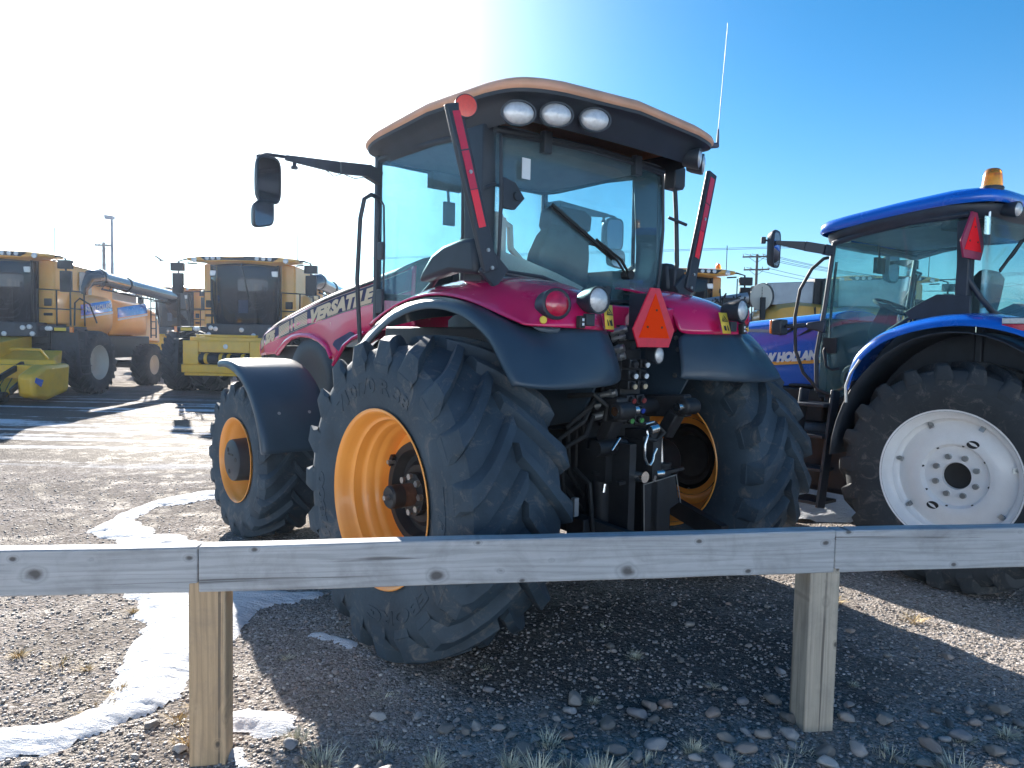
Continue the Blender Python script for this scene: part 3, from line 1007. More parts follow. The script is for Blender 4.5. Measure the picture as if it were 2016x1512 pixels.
b_.tube([(-.85, 1.335, 2.15), (.85, 1.335, 2.15)], .03, 6)
b_.tube([(-.83, -.03, 3.145), (0, -.06, 3.165), (.83, -.03, 3.145)], .028, 6)
b_.build('cab_frame', M['black'], VX, bevel=.008)


def pane(name, pts, bow, parent, mat=None, ny=None):
    """flat outline (u, v) -> curved pane, grid-filled"""
    pass


def poly_pane(name, poly, fn, parent, mat, t=.006):
    b2 = MB()
    b2.prism(poly, fn, t)
    return b2.build(name, mat, parent)


def rear_glass(parent, mat):
    rows = []
    for i in range(15):
        x = -.835 + 1.67 * i / 14
        u = x / .835
        zt = 3.145 + .02 * (1 - u * u)
        zb = float(np.interp(x, [-.84, -.45, -.25, -.1, .2, .5, .84], [2.24, 2.225, 2.18, 2.12, 2.105, 2.115, 2.2]))
        rows.append([(x, -.025 - .05 * (1 - u * u) - .025 * math.sin(PI * k / 5), zb + (zt - zb) * k / 5) for k in range(6)])
    return MB().grid(rows).build('rear_window', mat, parent, solid=.006)


rg = rear_glass(VX, M['glass'])
b_ = MB()
ff = lambda u, v, w: (u, -.075 - w, v)
b_.tube([(-.80, -.05, 3.11), (-.80, -.065, 2.7), (-.80, -.05, 2.28), (-.45, -.085, 2.255), (-.24, -.09, 2.205), (-.08, -.09, 2.145), (.2, -.09, 2.13), (.5, -.08, 2.14), (.78, -.05, 2.225), (.80, -.065, 2.7), (.80, -.05, 3.11), (.4, -.08, 3.13), (0, -.09, 3.135), (-.4, -.08, 3.13)], .014, 6, closed=True)
for x in (-.45, .45):
    b_.box(x - .035, x + .035, -.11, -.06, 3.05, 3.19)
b_.prism([(-.80, 2.66), (-.70, 2.66), (-.62, 2.74), (-.70, 2.83), (-.80, 2.85)], lambda u, v, w: (u, -.085 + w, v), .03)
b_.cyl((-.69, -.10, 2.745), (-.69, -.06, 2.745), .03, n=14)
b_.build('seal', M['black'], rg, bevel=.004)

for s in (-1, 1):
    d = poly_pane('side_window', [(1.32, 1.95), (1.32, 3.17), (.9, 3.185), (.27, 3.15), (.25, 2.46), (.42, 2.36), (.6, 2.21), (.8, 2.09), (1.05, 1.99)], lambda u, v, w: (s * (.85 - w), u, v), VX, M['glass'])
MB().grid([[(-.84 + 1.68 * i / 10, 1.34 + .10 * (1 - (i / 5 - 1) ** 2), z) for z in (2.15, 2.5, 2.9, 3.18)] for i in range(11)]).build('windscreen', M['glass'], VX, solid=.006)

# wiper on the rear window
b_ = MB()
b_.tube([(.34, -.14, 2.33), (.24, -.15, 2.42), (.02, -.13, 2.53)], .010, 6)
b_.tube([(.32, -.14, 2.31), (.2, -.15, 2.41), (.0, -.13, 2.545)], .008, 6)
b_.beam((.20, -.125, 2.425), (-.42, -.125, 2.725), .012, .020)
b_.beam((.18, -.115, 2.42), (-.43, -.115, 2.715), .005, .014)
b_.cyl((.34, -.16, 2.325), (.34, -.09, 2.325), .034, n=14)
b_.build('wiper', M['ink'], VX)
b_ = MB()
b_.cyl((.16, -.105, 2.205), (.16, -.08, 2.205), .032, n=16)
b_.build('washer_plug', M['black'], VX)
MB().box(-.66, -.59, -.098, -.094, 2.86, 2.99).build('notice', M['paper'], VX)


# roof
def roof_ring(ax, y0, y1, scale, zf, n=72, rear=.07, ex=12):
    cy, hy = (y0 + y1) / 2, (y1 - y0) / 2
    pts = []
    for k in range(n):
        a = 2 * PI * k / n
        c, s_ = math.cos(a), math.sin(a)
        x = ax * math.copysign(abs(c) ** (2 / ex), c) * scale
        y = hy * math.copysign(abs(s_) ** (2 / ex), s_) * scale
        if y < 0:
            y -= rear * (1 - (x / ax) ** 2) * scale
        else:
            y += rear * .8 * (1 - (x / ax) ** 2) * scale
        pts.append((x, cy + y, zf(x, cy + y)))
    return pts


def red_edge(x, y):
    z = float(np.interp(y, [-.5, -.3, .1, .5, .9, 1.2, 1.5, 1.62], [3.275, 3.295, 3.325, 3.325, 3.30, 3.265, 3.20, 3.17]))
    if y < 0:
        z += .055 * (1 - min(1, abs(x) / .98) ** 2) * min(1, -y / .3)
    return z


rings = []
for sc_, dz in ((.985, -.004), (1.0, .008), (1.004, .026), (.995, .048), (.965, .068), (.85, .09), (.6, .112), (.3, .125), (.02, .127)):
    rings.append(roof_ring(1.0, -.43, 1.40, sc_, lambda x, y: red_edge(x / max(sc_, .3), y if sc_ > .9 else .5 + (y - .5) * 1.05) + dz))
roof = MB().loft(rings, True, False).build('roof', M['roof_orange'], VX, sharp=60)
b_ = MB()
rr_ = []
for sc_, dz, zz in ((.99, -.002, 0), (.985, -.022, 0), (.93, -.035, 0), (.90, -.06, 0), (.87, -.12, .5), (.855, -.17, 1)):
    rr_.append(roof_ring(1.0, -.43, 1.40, sc_, lambda x, y: (red_edge(x, y) + dz) * (1 - zz * .7) + 3.15 * zz * .7, rear=.07 * (1 - zz), ex=12))
b_.loft(rr_, True, False)
b_.build('roof_underside', M['black'], VX, sharp=50)
MB().loft([roof_ring(.84, -.08, 1.34, 1, lambda x, y: 3.17, rear=.0), roof_ring(.84, -.08, 1.34, .02, lambda x, y: 3.15, rear=0)], True, True).build('headliner', M['liner'], VX)


def work_light(parent, pos, dirv, rx=.095, rz=.066, name='work_light', depth=.11, round_=False):
    d = Vector(dirv).normalized()
    st = d.cross(Vector((0, 0, 1))).normalized()
    p = Vector(pos)
    h = MB()
    if round_:
        rx = rz
    prof = [(-depth, .25), (-depth, .75), (-depth * .7, .95), (-.01, 1.12), (.008, 1.12), (.008, 1.0), (-.008, .97)]
    h.lathe(prof, p, d, 32, sx=rx, sy=rz, start=st)
    o = h.build(name, M['black'], parent)
    g_ = MB()
    g_.lathe([(-.006, 1.0), (.010, .9), (.020, .6), (.024, .02)], p, d, 32, sx=rx, sy=rz, start=st)
    g_.build('lens', M['lens_white'], o, sharp=60)
    return o


for s in (-1, 1):
    for x, y, z, dx in ((.90, -.33, 3.165, .62), (.66, -.40, 3.19, .55), (.36, -.43, 3.215, .5)):
        if s > 0:
            if x < .5: continue
            if x < .7: x, y, z = .80, -.37, 3.18
        work_light(VX, (s * x, y, z), (s * dx, -1, -.10))

# antenna
b_ = MB()
b_.cyl((.94, -.36, 3.30), (1.01, -.38, 3.315), .020, n=10)
b_.tube([(1.01, -.38, 3.33), (1.005, -.385, 3.43)], [.012, .007], 8)
b_.tube([(1.005, -.385, 3.42), (1.0, -.437, 4.18)], [.0028, .0016], 6)
b_.build('antenna', M['pole_steel'], VX)

# reflector bars on the rear corners
for s in (-1, 1):
    p0, p1 = Vector((s * .975, -.19, 2.25)), Vector((s * 1.256, -.165, 3.18))
    b_ = MB()
    b_.beam(p0, p1, .105, .035, (0, 1, 0))
    b_.beam(p0 + Vector((-s * .10, .02, -.04)), p0 + Vector((s * .02, .02, .06)), .16, .03, (0, 1, 0))
    b_.tube([p0 + Vector((s * .02, .05, .5)), p0 + Vector((-s * .12, .12, .55))], .014, 6)
    bar = b_.build('reflector_bar', M['black'], VX, bevel=.006)
    for a, c, mt in ((.955, .735, 'tape_dark'), (.725, .50, 'tape_dark'), (.495, .27, 'tape')):
        q = MB()
        q.beam(p0.lerp(p1, a) + Vector((0, -.020, 0)), p0.lerp(p1, c) + Vector((0, -.020, 0)), .052, .004, (0, 1, 0))
        q.build('reflective_tape', M[mt], bar)
    for t in (.02, .13, .60):
        q = MB(); q.cyl(p0.lerp(p1, t) + Vector((0, -.03, 0)), p0.lerp(p1, t) + Vector((0, -.015, 0)), .012, n=6); q.build('bolt', M['steel'], bar)
    if s < 0:
        q = MB()
        c = p1 + Vector((.075, -.03, -.005))
        dd = Vector((-.45, -1, 0)).normalized()
        q.lathe([(-.02, .02), (-.02, .062), (.004, .062), (.006, .052), (.008, .02), (.008, .001)], c, dd, 28)
        q.build('round_reflector', [M['reflector']], bar)
        q = MB()
        q.lathe([(-.03, .01), (-.028, .066), (.002, .068), (.004, .062)], c, dd, 28)
        q.build('reflector_housing', M['black'], bar)

# black cover behind the left door, over the fender (both sides)
for s in (-1, 1):
    b_ = MB()
    poly = [(.56, 2.215), (.50, 2.30), (.40, 2.39), (.27, 2.44), (.10, 2.465), (-.05, 2.46), (-.075, 2.30), (-.08, 2.235), (.2, 2.265)]
    b_.prism(poly, lambda u, v, w: (s * (.885 + w), u, v), .12)
    b_.build('side_cover', M['black'], VX, bevel=.03)

# fenders: red upper shell, black rubber-like extension
RED = {  # station x: front-to-rear-to-bottom line (y, z)
    1.10: [(1.10, 1.90), (.68, 2.075), (.31, 2.125), (.03, 2.11), (-.25, 2.045), (-.46, 1.975), (-.60, 1.942), (-.645, 1.928)],
    1.02: [(1.05, 1.93), (.68, 2.115), (.31, 2.165), (.03, 2.155), (-.26, 2.10), (-.50, 2.03), (-.64, 1.965), (-.68, 1.922)],
    .90: [(.98, 1.97), (.66, 2.17), (.31, 2.21), (.02, 2.205), (-.30, 2.165), (-.56, 2.10), (-.71, 2.01), (-.745, 1.917)],
    .76: [(.90, 2.02), (.62, 2.20), (.31, 2.243), (.0, 2.243), (-.34, 2.205), (-.62, 2.135), (-.745, 2.03), (-.775, 1.912)],
    .60: [(.85, 2.04), (.55, 2.215), (.28, 2.25), (.0, 2.25), (-.34, 2.21), (-.62, 2.13), (-.725, 2.03), (-.75, 1.908)],
    .45: [(.8, 2.05), (.5, 2.22), (.25, 2.25), (.0, 2.25), (-.32, 2.20), (-.54, 2.12), (-.625, 2.03), (-.65, 1.906)],
    .35: [(.75, 2.05), (.45, 2.21), (.2, 2.245), (.0, 2.24), (-.30, 2.185), (-.47, 2.10), (-.545, 2.03), (-.565, 1.905)],
}
for s in (-1, 1):
    rows = [[(s * x, y, z) for y, z in RED[x]] for x in (1.10, 1.02, .90, .76, .60, .45, .35)]
    fd = MB().grid(rows).build('fender', M['red'], VX, solid=.014, sub=2)
    # black arch strip
    b_ = MB()
    outer = [(1.02, 1.56), (.90, 1.70), (.72, 1.85), (.446, 1.985), (.2, 2.05), (-.008, 2.068), (-.261, 2.045), (-.48, 1.955), (-.62, 1.86)]
    seam = [(1.22, 1.78), (1.10, 1.885), (.85, 2.0), (.6, 2.08), (.31, 2.112), (.03, 2.096), (-.25, 2.03), (-.46, 1.96), (-.60, 1.925)]
    rows = []
    for (yo, zo), (yi, zi) in zip(outer, seam):
        rows.append([(s * 1.285, yo * .985, zo - .045), (s * 1.285, yo, zo - .006), (s * 1.262, yo, zo + .012), (s * 1.18, yo * .7 + yi * .3, zo * .6 + zi * .4 + .012), (s * 1.09, yi, zi - .004), (s * 1.0, yi * .98, zi - .02)])
    b_.grid(rows)
    top = [(abs(x_), y_, z_) for x_, y_, z_ in rows[-1]] + [(.87, -.735, 1.918), (.74, -.765, 1.914), (.60, -.742, 1.912), (.45, -.645, 1.91), (.35, -.56, 1.908)]
    midr = [(1.286, -.675, 1.715), (1.286, -.700, 1.735), (1.266, -.715, 1.75), (1.18, -.755, 1.765), (1.09, -.785, 1.77), (.98, -.815, 1.77), (.84, -.84, 1.765), (.70, -.84, 1.765), (.56, -.81, 1.765), (.42, -.72, 1.765), (.32, -.625, 1.765)]
    bot = [(1.285, -.785, 1.60), (1.285, -.815, 1.612), (1.25, -.845, 1.604), (1.15, -.875, 1.590), (1.04, -.885, 1.588), (.93, -.885, 1.588), (.81, -.88, 1.59), (.67, -.868, 1.594), (.53, -.825, 1.60), (.40, -.735, 1.606), (.30, -.655, 1.61)]
    lip = [(x * .99, y + .03, z - .0) for x, y, z in bot]
    b_.grid([[(s * x, y, z) for x, y, z in r_] for r_ in (top, midr, bot, lip)])
    b_.build('fender_flare', M['fender'], fd, solid=.012, sub=2)
    MB().grid([[(s * x, y * .97, z - .035) for y, z in RED[x]] for x in (1.02, .90, .76, .60, .45)]).build('arch_liner', M['fender'], fd, solid=.008, sub=1)
    # inner wall of the wheel arch
    b_ = MB()
    b_.prism([(.95, 1.3), (.95, 1.98), (.6, 2.15), (.0, 2.2), (-.3, 2.12), (-.56, 1.93), (-.60, 1.6), (-.45, 1.35), (.0, 1.25)], lambda u, v, w: (s * (.44 + w), u, v), .02)
    b_.build('arch_wall', M['fender'], fd)
    for y, z in ((-.50, 1.88), (-.52, 1.80), (-.50, 1.62), (-.30, 1.9)):
        q = MB(); q.cyl((s * .44, y, z), (s * .425, y, z), .016, n=8); q.build('bolt', M['steel'], fd)
    # lamps on the rear face
    lp = MB()
    c = Vector((s * .925, -.705, 2.045)); dd = Vector((s * .32, -1, .10)).normalized()
    lp.lathe([(-.09, .05), (-.09, .085), (.02, .088), (.026, .08), (.022, .068)], c, dd, 32)
    tl = lp.build('tail_lamp', M['black'], VX)
    q = MB(); q.lathe([(.015, .074), (.03, .068), (.042, .045), (.046, .001)], c, dd, 32)
    q.build('lens', M['lens_red'], tl, sharp=60)
    wl_ = work_light(VX, (s * .712, -.83, 2.075), (s * .10, -1, .02), rz=.070, depth=.13, round_=True)
    q = MB()
    q.beam((s * .712, -.76, 2.0), (s * .712, -.76, 1.93), .07, .03, (0, 1, 0))
    q.build('bracket', M['black'], wl_, bevel=.005)
    q = MB()
    q.box(s * .80 - .022, s * .80 + .022, -.800, -.765, 1.915, 1.985)
    sw = q.build('switch', M['ink'], VX, bevel=.006)
    q = MB()
    q.box(s * .80 - .008, s * .80 + .008, -.803, -.801, 1.93, 1.945)
    q.box(s * .80 - .008, s * .80 + .008, -.803, -.801, 1.955, 1.97)
    q.build('rocker_mark', M['paper'], sw)
    q = MB()
    q.lathe([(-.01, .001), (.012, .022), (.016, .020), (.014, .014), (.016, .001)], Vector((s * 1.0, -.685, 1.955)), (s * .4, -1, .1), 20)
    q.build('socket', M['sign_yellow'], VX)
    # yellow warning sticker with pictogram
    st = MB()
    pl = lambda u, v, w: (s * (.585 + u * .9), -.772 + (-.022 if False else 0) + (.585 + u * .9 - .6) * -.10 - w - (.03 if v < -.02 else .018 if v < .03 else 0), 1.985 + v)
    st.add([pl(u, v, .004) for u, v in ((-.045, -.07), (.045, -.07), (.03, .07), (-.06, .07))], [(0, 1, 2, 3)])
    so_ = st.build('warning_sticker', M['sign_yellow'], VX, solid=.002)
    q = MB()
    tri = [(-.045, .01), (.02, .01), (-.014, .06)]
    n3 = len(tri)
    inn = [(-.032, .017), (.007, .017), (-.0135, .047)]
    q.add([pl(u, v, .007) for u, v in tri] + [pl(u, v, .007) for u, v in inn], [(0, 1, 4, 3), (1, 2, 5, 4), (2, 0, 3, 5)])
    q.add([pl(u, v, .007) for u, v in ((-.016, .02), (-.008, .02), (-.006, .036), (-.018, .036))], [(0, 1, 2, 3)])
    q.add([pl(u, v, .007) for u, v in ((-.03, -.05), (-.005, -.05), (-.005, -.015), (-.018, -.02), (-.03, -.012))], [(0, 1, 2, 3, 4)])
    q.add([pl(u, v, .007) for u, v in ((.008, -.05), (.022, -.05), (.018, -.015), (.01, -.015))], [(0, 1, 2, 3)])
    q.build('pictogram', M['ink'], so_)

# red panel between the fenders, slow-vehicle triangle, oval lamp
MB().prism([(-.42, 1.915), (-.42, 2.085), (-.2, 2.07), (.2, 2.07), (.42, 2.085), (.42, 1.915), (.2, 1.90), (-.2, 1.90)], lambda u, v, w: (u, -.52 + w - .03 * (1 - (u / .42) ** 2), v), .04).build('rear_panel', M['red'], VX, bevel=.012)
b_ = MB()
b_.box(-.20, -.04, -.70, -.50, 1.86, 1.94)
b_.box(-.13, -.11, -.72, -.55, 1.85, 2.15)
sg0 = b_.build('sign_bracket', M['black'], VX, bevel=.005)


def smv_sign(parent, cx, cy, z0, w, h, fluor, border, thick=.012):
    k = w / .42
    outl = [(-.21, .115), (-.155, 0), (.155, 0), (.21, .115), (.045, h / k), (-.045, h / k)]
    q = MB()
    q.prism([(u * k, v * k) for u, v in outl], lambda u, v, t: (cx + u, cy - t, z0 + v), thick)
    sg = q.build('warning_triangle', border, parent, bevel=.002)
    q = MB()
    a, c = .060 * k, h - .035 * k
    q.prism([(-.155 * k, a), (.155 * k, a), (0, c)], lambda u, v, t: (cx + u, cy - thick - t, z0 + v), .003)
    t_ = q.build('triangle', fluor, sg)
    for u, v in ((.01, .24 * k), (-.075 * k, .13 * k), (.07 * k, .13 * k)):
        q = MB(); q.cyl((cx + u, cy - thick - .001, z0 + v), (cx + u, cy - thick - .008, z0 + v), .007, n=8); q.build('bolt', M['rust'], sg)
    return sg


smv_sign(VX, -.118, -.74, 1.815, .40, .365, M['fluor'], M['smv_border'])
b_ = MB()
b_.lathe([(-.08, .02), (-.08, .85), (.0, 1.0), (.01, 1.0), (.014, .88)], (-.01, -.70, 1.765), (-.1, -1, 0), 24, sx=.042, sy=.058)
ov = b_.build('plate_lamp', M['black'], VX)
MB().lathe([(.006, .92), (.018, .8), (.024, .4), (.025, .02)], (-.01, -.70, 1.765), (-.1, -1, 0), 24, sx=.042, sy=.058).build('lens', M['lens_white'], ov, sharp=70)

# hood
HY = [1.36, 2.0, 2.6, 3.2, 3.8, 4.25, 4.5, 4.66]
SH = [2.46, 2.36, 2.28, 2.175, 2.05, 1.945, 1.87, 1.80]      # shoulder height


def sh(y): return float(np.interp(y, HY, SH))


rings = []
for y, z in zip(HY, SH):
    wd = float(np.interp(y, [1.36, 3.5, 4.4, 4.66], [.485, .485, .455, .40]))
    rings.append([(-wd - .005, y, z - .055), (-wd + .008, y, z - .02), (-wd + .05, y, z + .012), (-wd * .6, y, z + .045), (0, y, z + .06), (wd * .6, y, z + .045), (wd - .05, y, z + .012), (wd - .008, y, z - .02), (wd + .005, y, z - .055)])
rings.append([(x * .92, 4.71, z - .04) for x, y, z in rings[-1]])
hood = MB().grid(rings).build('hood', M['hood_black'], VX, solid=.012, sub=1)
MB().prism([(-.40, 1.25), (-.40, 1.72), (.40, 1.72), (.40, 1.25)], lambda u, v, w: (u, 4.60 + w, v), .08).build('grille', M['ink'], VX, bevel=.02)
for s in (-1, 1):
    top = [(y, sh(y) - .045) for y in np.linspace(1.36, 4.66, 22)]
    arch = [(4.66, 1.60), (4.05, 1.64), (3.94, 1.70), (3.80, 1.77), (3.62, 1.825), (3.42, 1.845), (3.20, 1.835), (3.0, 1.795), (2.85, 1.73), (2.77, 1.64), (2.74, 1.57), (2.66, 1.64), (2.52, 1.76), (2.36, 1.83), (2.15, 1.88), (1.36, 1.93)]
    b_ = MB()
    xw = lambda y: float(np.interp(y, [1.36, 3.5, 4.4, 4.66], [.485, .485, .455, .40]))
    # side skin as strips between lower edge and shoulder so it can curve
    ys = np.linspace(1.36, 4.66, 60)
    ay = np.array([p[0] for p in arch[::-1]]); az = np.array([p[1] for p in arch[::-1]])
    rows = []
    for y in ys:
        zb = float(np.interp(y, ay, az)); zt = sh(y) - .045
        rows.append([(s * (xw(y) + .012 * math.sin(PI * k / 6)), y, zb + (zt - zb) * k / 6) for k in range(7)])
    b_.grid(rows)
    sd = b_.build('side_panel', M['red'], hood, solid=.012)
    # raised wheel-arch lip
    q = MB()
    q.tube([(s * (xw(y) + .008), y, z) for y, z in arch[1:10]], .026, 8)
    q.tube([(s * (xw(y) + .008), y, z) for y, z in arch[10:15]], .018, 8)
    q.build('arch_lip', M['red'], hood)
    # dark mesh vent
    q = MB()
    q.prism([(2.74, 1.76), (2.70, 1.80), (2.40, 1.885), (2.33, 1.87), (2.36, 1.81), (2.62, 1.70)], lambda u, v, w: (s * (.495 + w), u, v), .006)
    q.build('vent', M['decal'], hood)
    # decal band with stripes and the maker's lettering
    q = MB()
    rows = []
    for y in np.linspace(1.40, 4.62, 40):
        zt = sh(y) - .062
        hh = float(np.interp(y, [1.4, 3.2, 4.0, 4.62], [.175, .17, .15, .11]))
        rows.append([(s * (xw(y) + .0165), y, zt), (s * (xw(y) + .0175), y, zt - hh)])
    q.grid(rows)
    q.build('decal_band', M['decal'], hood)
    q = MB()

    def on(yq, k, off=.019):
        zt = sh(yq) - .062
        hh = float(np.interp(yq, [1.4, 3.2, 4.0, 4.62], [.175, .17, .15, .11]))
        return (s * (xw(yq) + off), yq, zt - hh * k)
    for y0, y1 in ((4.57, 4.42), (3.98, 3.70), (3.66, 3.61), (3.57, 3.27)):
        for k in range(8):
            a0 = .14 + k * .095
            q.add([on(y0, a0), on(y1, a0), on(y1, a0 + .072), on(y0, a0 + .072)], [(0, 1, 2, 3)])
    for k0 in (.03, .95):
        q.add([p for y in np.linspace(4.6, 1.45, 30) for p in (on(y, k0), on(y, k0 + .018))], [(2 * i, 2 * i + 1, 2 * i + 3, 2 * i + 2) for i in range(29)])
    q.build('stripes', M['gold'], hood)
    q = MB()

    def lay(ya, yb, base, flip):
        L = abs(yb - ya)
        def fn(u, v, w):
            y = ya - u if s < 0 else yb + u
            p = on(y, base - 0, .020 + w)
            return (p[0], p[1] - (v * .10 if s < 0 else -v * .10), p[2] + v)
        return fn
    q.text('VERSATILE', .165, lay(3.20, 1.97, .86, 0), depth=.003, shear=.22, bold=.010, width=1.22)
    q.build('lettering', M['gold'], hood)
    q = MB()
    q.text('275', .13, lay(4.36, 4.05, .86, 0), depth=.003, shear=.1, bold=.012, width=.27)
    q.build('model_number', M['gold'], hood)
    # engine bay cover behind the front wheel
    q = MB()
    q.lathe([(-.02, .52), (.0, .54), (.03, .50), (.03, .36), (.0, .30), (.0, .01)], (s * .43, 3.3, 1.30), (s, 0, 0), 40)
    q.build('engine_cover', M['black'], VX)

# front mudguards
for s in (-1, 1):
    rows = []
    for a in np.linspace(R(80), R(169), 22):
        cy, cz = 3.061, .698
        rr0 = .91
        y, z = -math.cos(a), math.sin(a)
        y = math.cos(a)
        rows.append([(s * 1.395, cy + (rr0 - .06) * y, cz + (rr0 - .06) * z), (s * 1.395, cy + (rr0 - .012) * y, cz + (rr0 - .012) * z), (s * 1.375, cy + rr0 * y, cz + rr0 * z), (s * 1.32, cy + (rr0 + .008) * y, cz + (rr0 + .008) * z),
                     (s * 1.06, cy + (rr0 + .012) * y, cz + (rr0 + .012) * z), (s * .80, cy + (rr0 + .008) * y, cz + (rr0 + .008) * z), (s * .775, cy + rr0 * y, cz + rr0 * z), (s * .765, cy + (rr0 - .04) * y, cz + (rr0 - .04) * z)])
    mg = MB().grid(rows).build('mudguard', M['fender'], VX, solid=.012, sub=1)
    for x in (1.22, .95):
        a = R(148)
        q = MB(); q.cyl((s * x, 3.061 + .91 * math.cos(a), .698 + .91 * math.sin(a)), (s * x, 3.061 + .93 * math.cos(a), .698 + .93 * math.sin(a)), .014, n=8); q.build('bolt', M['steel'], mg)
    q = MB()
    q.beam((s * .42, 2.86, .95), (s * .80, 2.75, 1.52), .05, .08, (0, 1, 0))
    q.build('bracket', M['iron'], mg, bevel=.006)

# mirror on its folding arm
for s in (-1, 1):
    b_ = MB()
    b_.beam((s * .86, 1.30, 3.03), (s * .99, 1.26, 3.06), .05, .10)
    b_.beam((s * .97, 1.25, 3.062), (s * 1.21, 1.25, 3.045), .035, .085)
    b_.beam((s * 1.22, 1.25, 3.045), (s * 1.62, 1.26, 3.05), .03, .085, h2=.035)
    b_.tube([(s * 1.60, 1.26, 3.055), (s * 1.74, 1.28, 3.055), (s * 1.80, 1.29, 3.04), (s * 1.80, 1.295, 2.9)], .013, 8)
    b_.cyl((s * 1.56, 1.25, 3.03), (s * 1.56, 1.25, 2.985), .014, n=10)
    b_.cyl((s * 1.56, 1.25, 3.0), (s * 1.56, 1.25, 2.98), .024, n=10)
    b_.tube([(s * 1.02, 1.24, 3.01), (s * 1.10, 1.24, 2.985), (s * 1.18, 1.24, 3.0)], .005, 5)
    b_.tube([(s * 1.20, 1.24, 3.005), (s * 1.27, 1.24, 2.975), (s * 1.33, 1.24, 3.01)], .005, 5)
    arm = b_.build('mirror_arm', M['black'], VX, bevel=.004)
    b_ = MB()

    def mirror_fn(u, v, w):
        return (s * (1.735 - u * .98) if False else s * 1.735 - s * u * .93, 1.29 - w + u * s * 0 + .25 * (u if s < 0 else u) * (-.6), v)
    # rounded housing
    pts = []
    for k in range(28):
        a = 2 * PI * k / 28
        c, q_ = math.cos(a), math.sin(a)
        pts.append((.095 * math.copysign(abs(c) ** .45, c), .155 * math.copysign(abs(q_) ** .45, q_)))
    ringz = []
    for w, k in ((-.05, .6), (-.04, .86), (0, 1.0), (.035, 1.03), (.045, 1.0), (.045, .90)):
        ringz.append([(s * 1.735 + u * k, 1.30 - w - s * u * .25, 2.885 + v * k) for u, v in pts])
    b_.loft(ringz, True, False)
    ringz = []
    for w, k in ((-.05, .5), (-.035, .9), (0, 1.0), (.03, 1.02), (.038, .9)):
        ringz.append([(s * 1.775 + u * .85 * k, 1.30 - w - s * u * .25 - .02, 2.655 + v * .58 * k + s * u * -.2) for u, v in pts])
    b_.loft(ringz, True, False)
    mi = b_.build('mirror', M['black'], VX)
    b_ = MB()
    b_.add([(s * 1.735 + u * .93, 1.30 - .042 - s * u * .25, 2.885 + v * .93) for u, v in pts], [tuple(range(28))])
    b_.add([(s * 1.775 + u * .85 * .92, 1.30 - .036 - s * u * .25 - .02, 2.655 + v * .58 * .92 + s * u * -.2) for u, v in pts], [tuple(range(28))])
    b_.build('mirror_glass', M['mirror'], mi)

# grab rails
for s in (-1, 1):
    b_ = MB()
    b_.tube([(s * .86, 1.30, 2.885), (s * .95, 1.27, 2.895), (s * 1.0, 1.28, 2.86), (s * 1.01, 1.32, 2.72), (s * 1.01, 1.36, 2.27), (s * 1.0, 1.33, 1.82), (s * .95, 1.3, 1.60)], .017, 10)
    b_.tube([(s * .86, 1.30, 2.885), (s * .87, 1.22, 2.82), (s * .868, 1.21, 2.5), (s * .868, 1.22, 2.1)], .008, 8)
    b_.build('grab_rail', M['black'], VX)
    b_ = MB()
    b_.box(s * .88 - .015, s * .88 + .015, 1.20, 1.27, 2.42, 2.55)
    b_.box(s * .88 - .015, s * .88 + .015, 1.20, 1.28, 2.02, 2.2)
    b_.build('door_handle', M['black'], VX, bevel=.008)
# upright pipe and boxes at the right rear corner
b_ = MB()
b_.tube([(.97, -.03, 3.08), (.965, -.06, 2.8), (.96, -.085, 2.45), (.96, -.06, 2.22)], .018, 10)
b_.build('upright_pipe', M['black'], VX)
b_ = MB()
b_.loft([[(.915, -.07, 3.03), (1.03, -.07, 3.03), (1.03, .03, 3.03), (.915, .03, 3.03)], [(.91, -.08, 3.06), (1.04, -.08, 3.06), (1.04, .03, 3.06), (.91, .03, 3.06)], [(.91, -.08, 3.2), (1.04, -.08, 3.2), (1.04, .03, 3.2), (.91, .03, 3.2)]])
b_.build('filter_box', M['black'], VX, bevel=.01)
b_ = MB()
b_.box(.90, 1.02, -.12, .02, 2.19, 2.42)
b_.build('corner_box', M['black'], VX, bevel=.015)

# cab interior
b_ = MB()
b_.box(-.28, .28, .12, .62, 1.95, 2.20)
b_.loft([[(-.26, .34, 2.2), (.26, .34, 2.2), (.26, .20, 2.2), (-.26, .20, 2.2)], [(-.25, .30, 2.45), (.25, .30, 2.45), (.25, .17, 2.45), (-.25, .17, 2.45)], [(-.21, .26, 2.58), (.21, .26, 2.58), (.21, .14, 2.58), (-.21, .14, 2.58)], [(-.185, .24, 2.62), (.185, .24, 2.62), (.185, .15, 2.62), (-.185, .15, 2.62)], [(-.205, .24, 2.65), (.205, .24, 2.65), (.205, .12, 2.65), (-.205, .12, 2.65)], [(-.205, .22, 2.74), (.205, .22, 2.74), (.205, .11, 2.74), (-.205, .11, 2.74)], [(-.15, .2, 2.785), (.15, .2, 2.785), (.15, .13, 2.785), (-.15, .13, 2.785)]])
for s in (-1, 1):
    b_.box(s * .30 - .035, s * .30 + .035, .22, .62, 2.28, 2.33)
    b_.tube([(s * .30, .28, 2.1), (s * .30, .25, 2.3)], .02)
b_.build('driver_seat', M['seat'], VX, bevel=.05)
b_ = MB()
b_.loft([[(-.52, .75, 2.0), (-.36, .75, 2.0), (-.36, .55, 2.0), (-.52, .55, 2.0)], [(-.54, .75, 2.55), (-.34, .75, 2.55), (-.34, .62, 2.55), (-.54, .62, 2.55)], [(-.5, .72, 2.68), (-.38, .72, 2.68), (-.38, .64, 2.68), (-.5, .64, 2.68)]])
b_.build('passenger_seat', M['seat'], VX, bevel=.04)
b_ = MB()
b_.box(.32, .52, .0, .85, 1.95, 2.36)
b_.box(.34, .5, .55, .8, 2.36, 2.42)
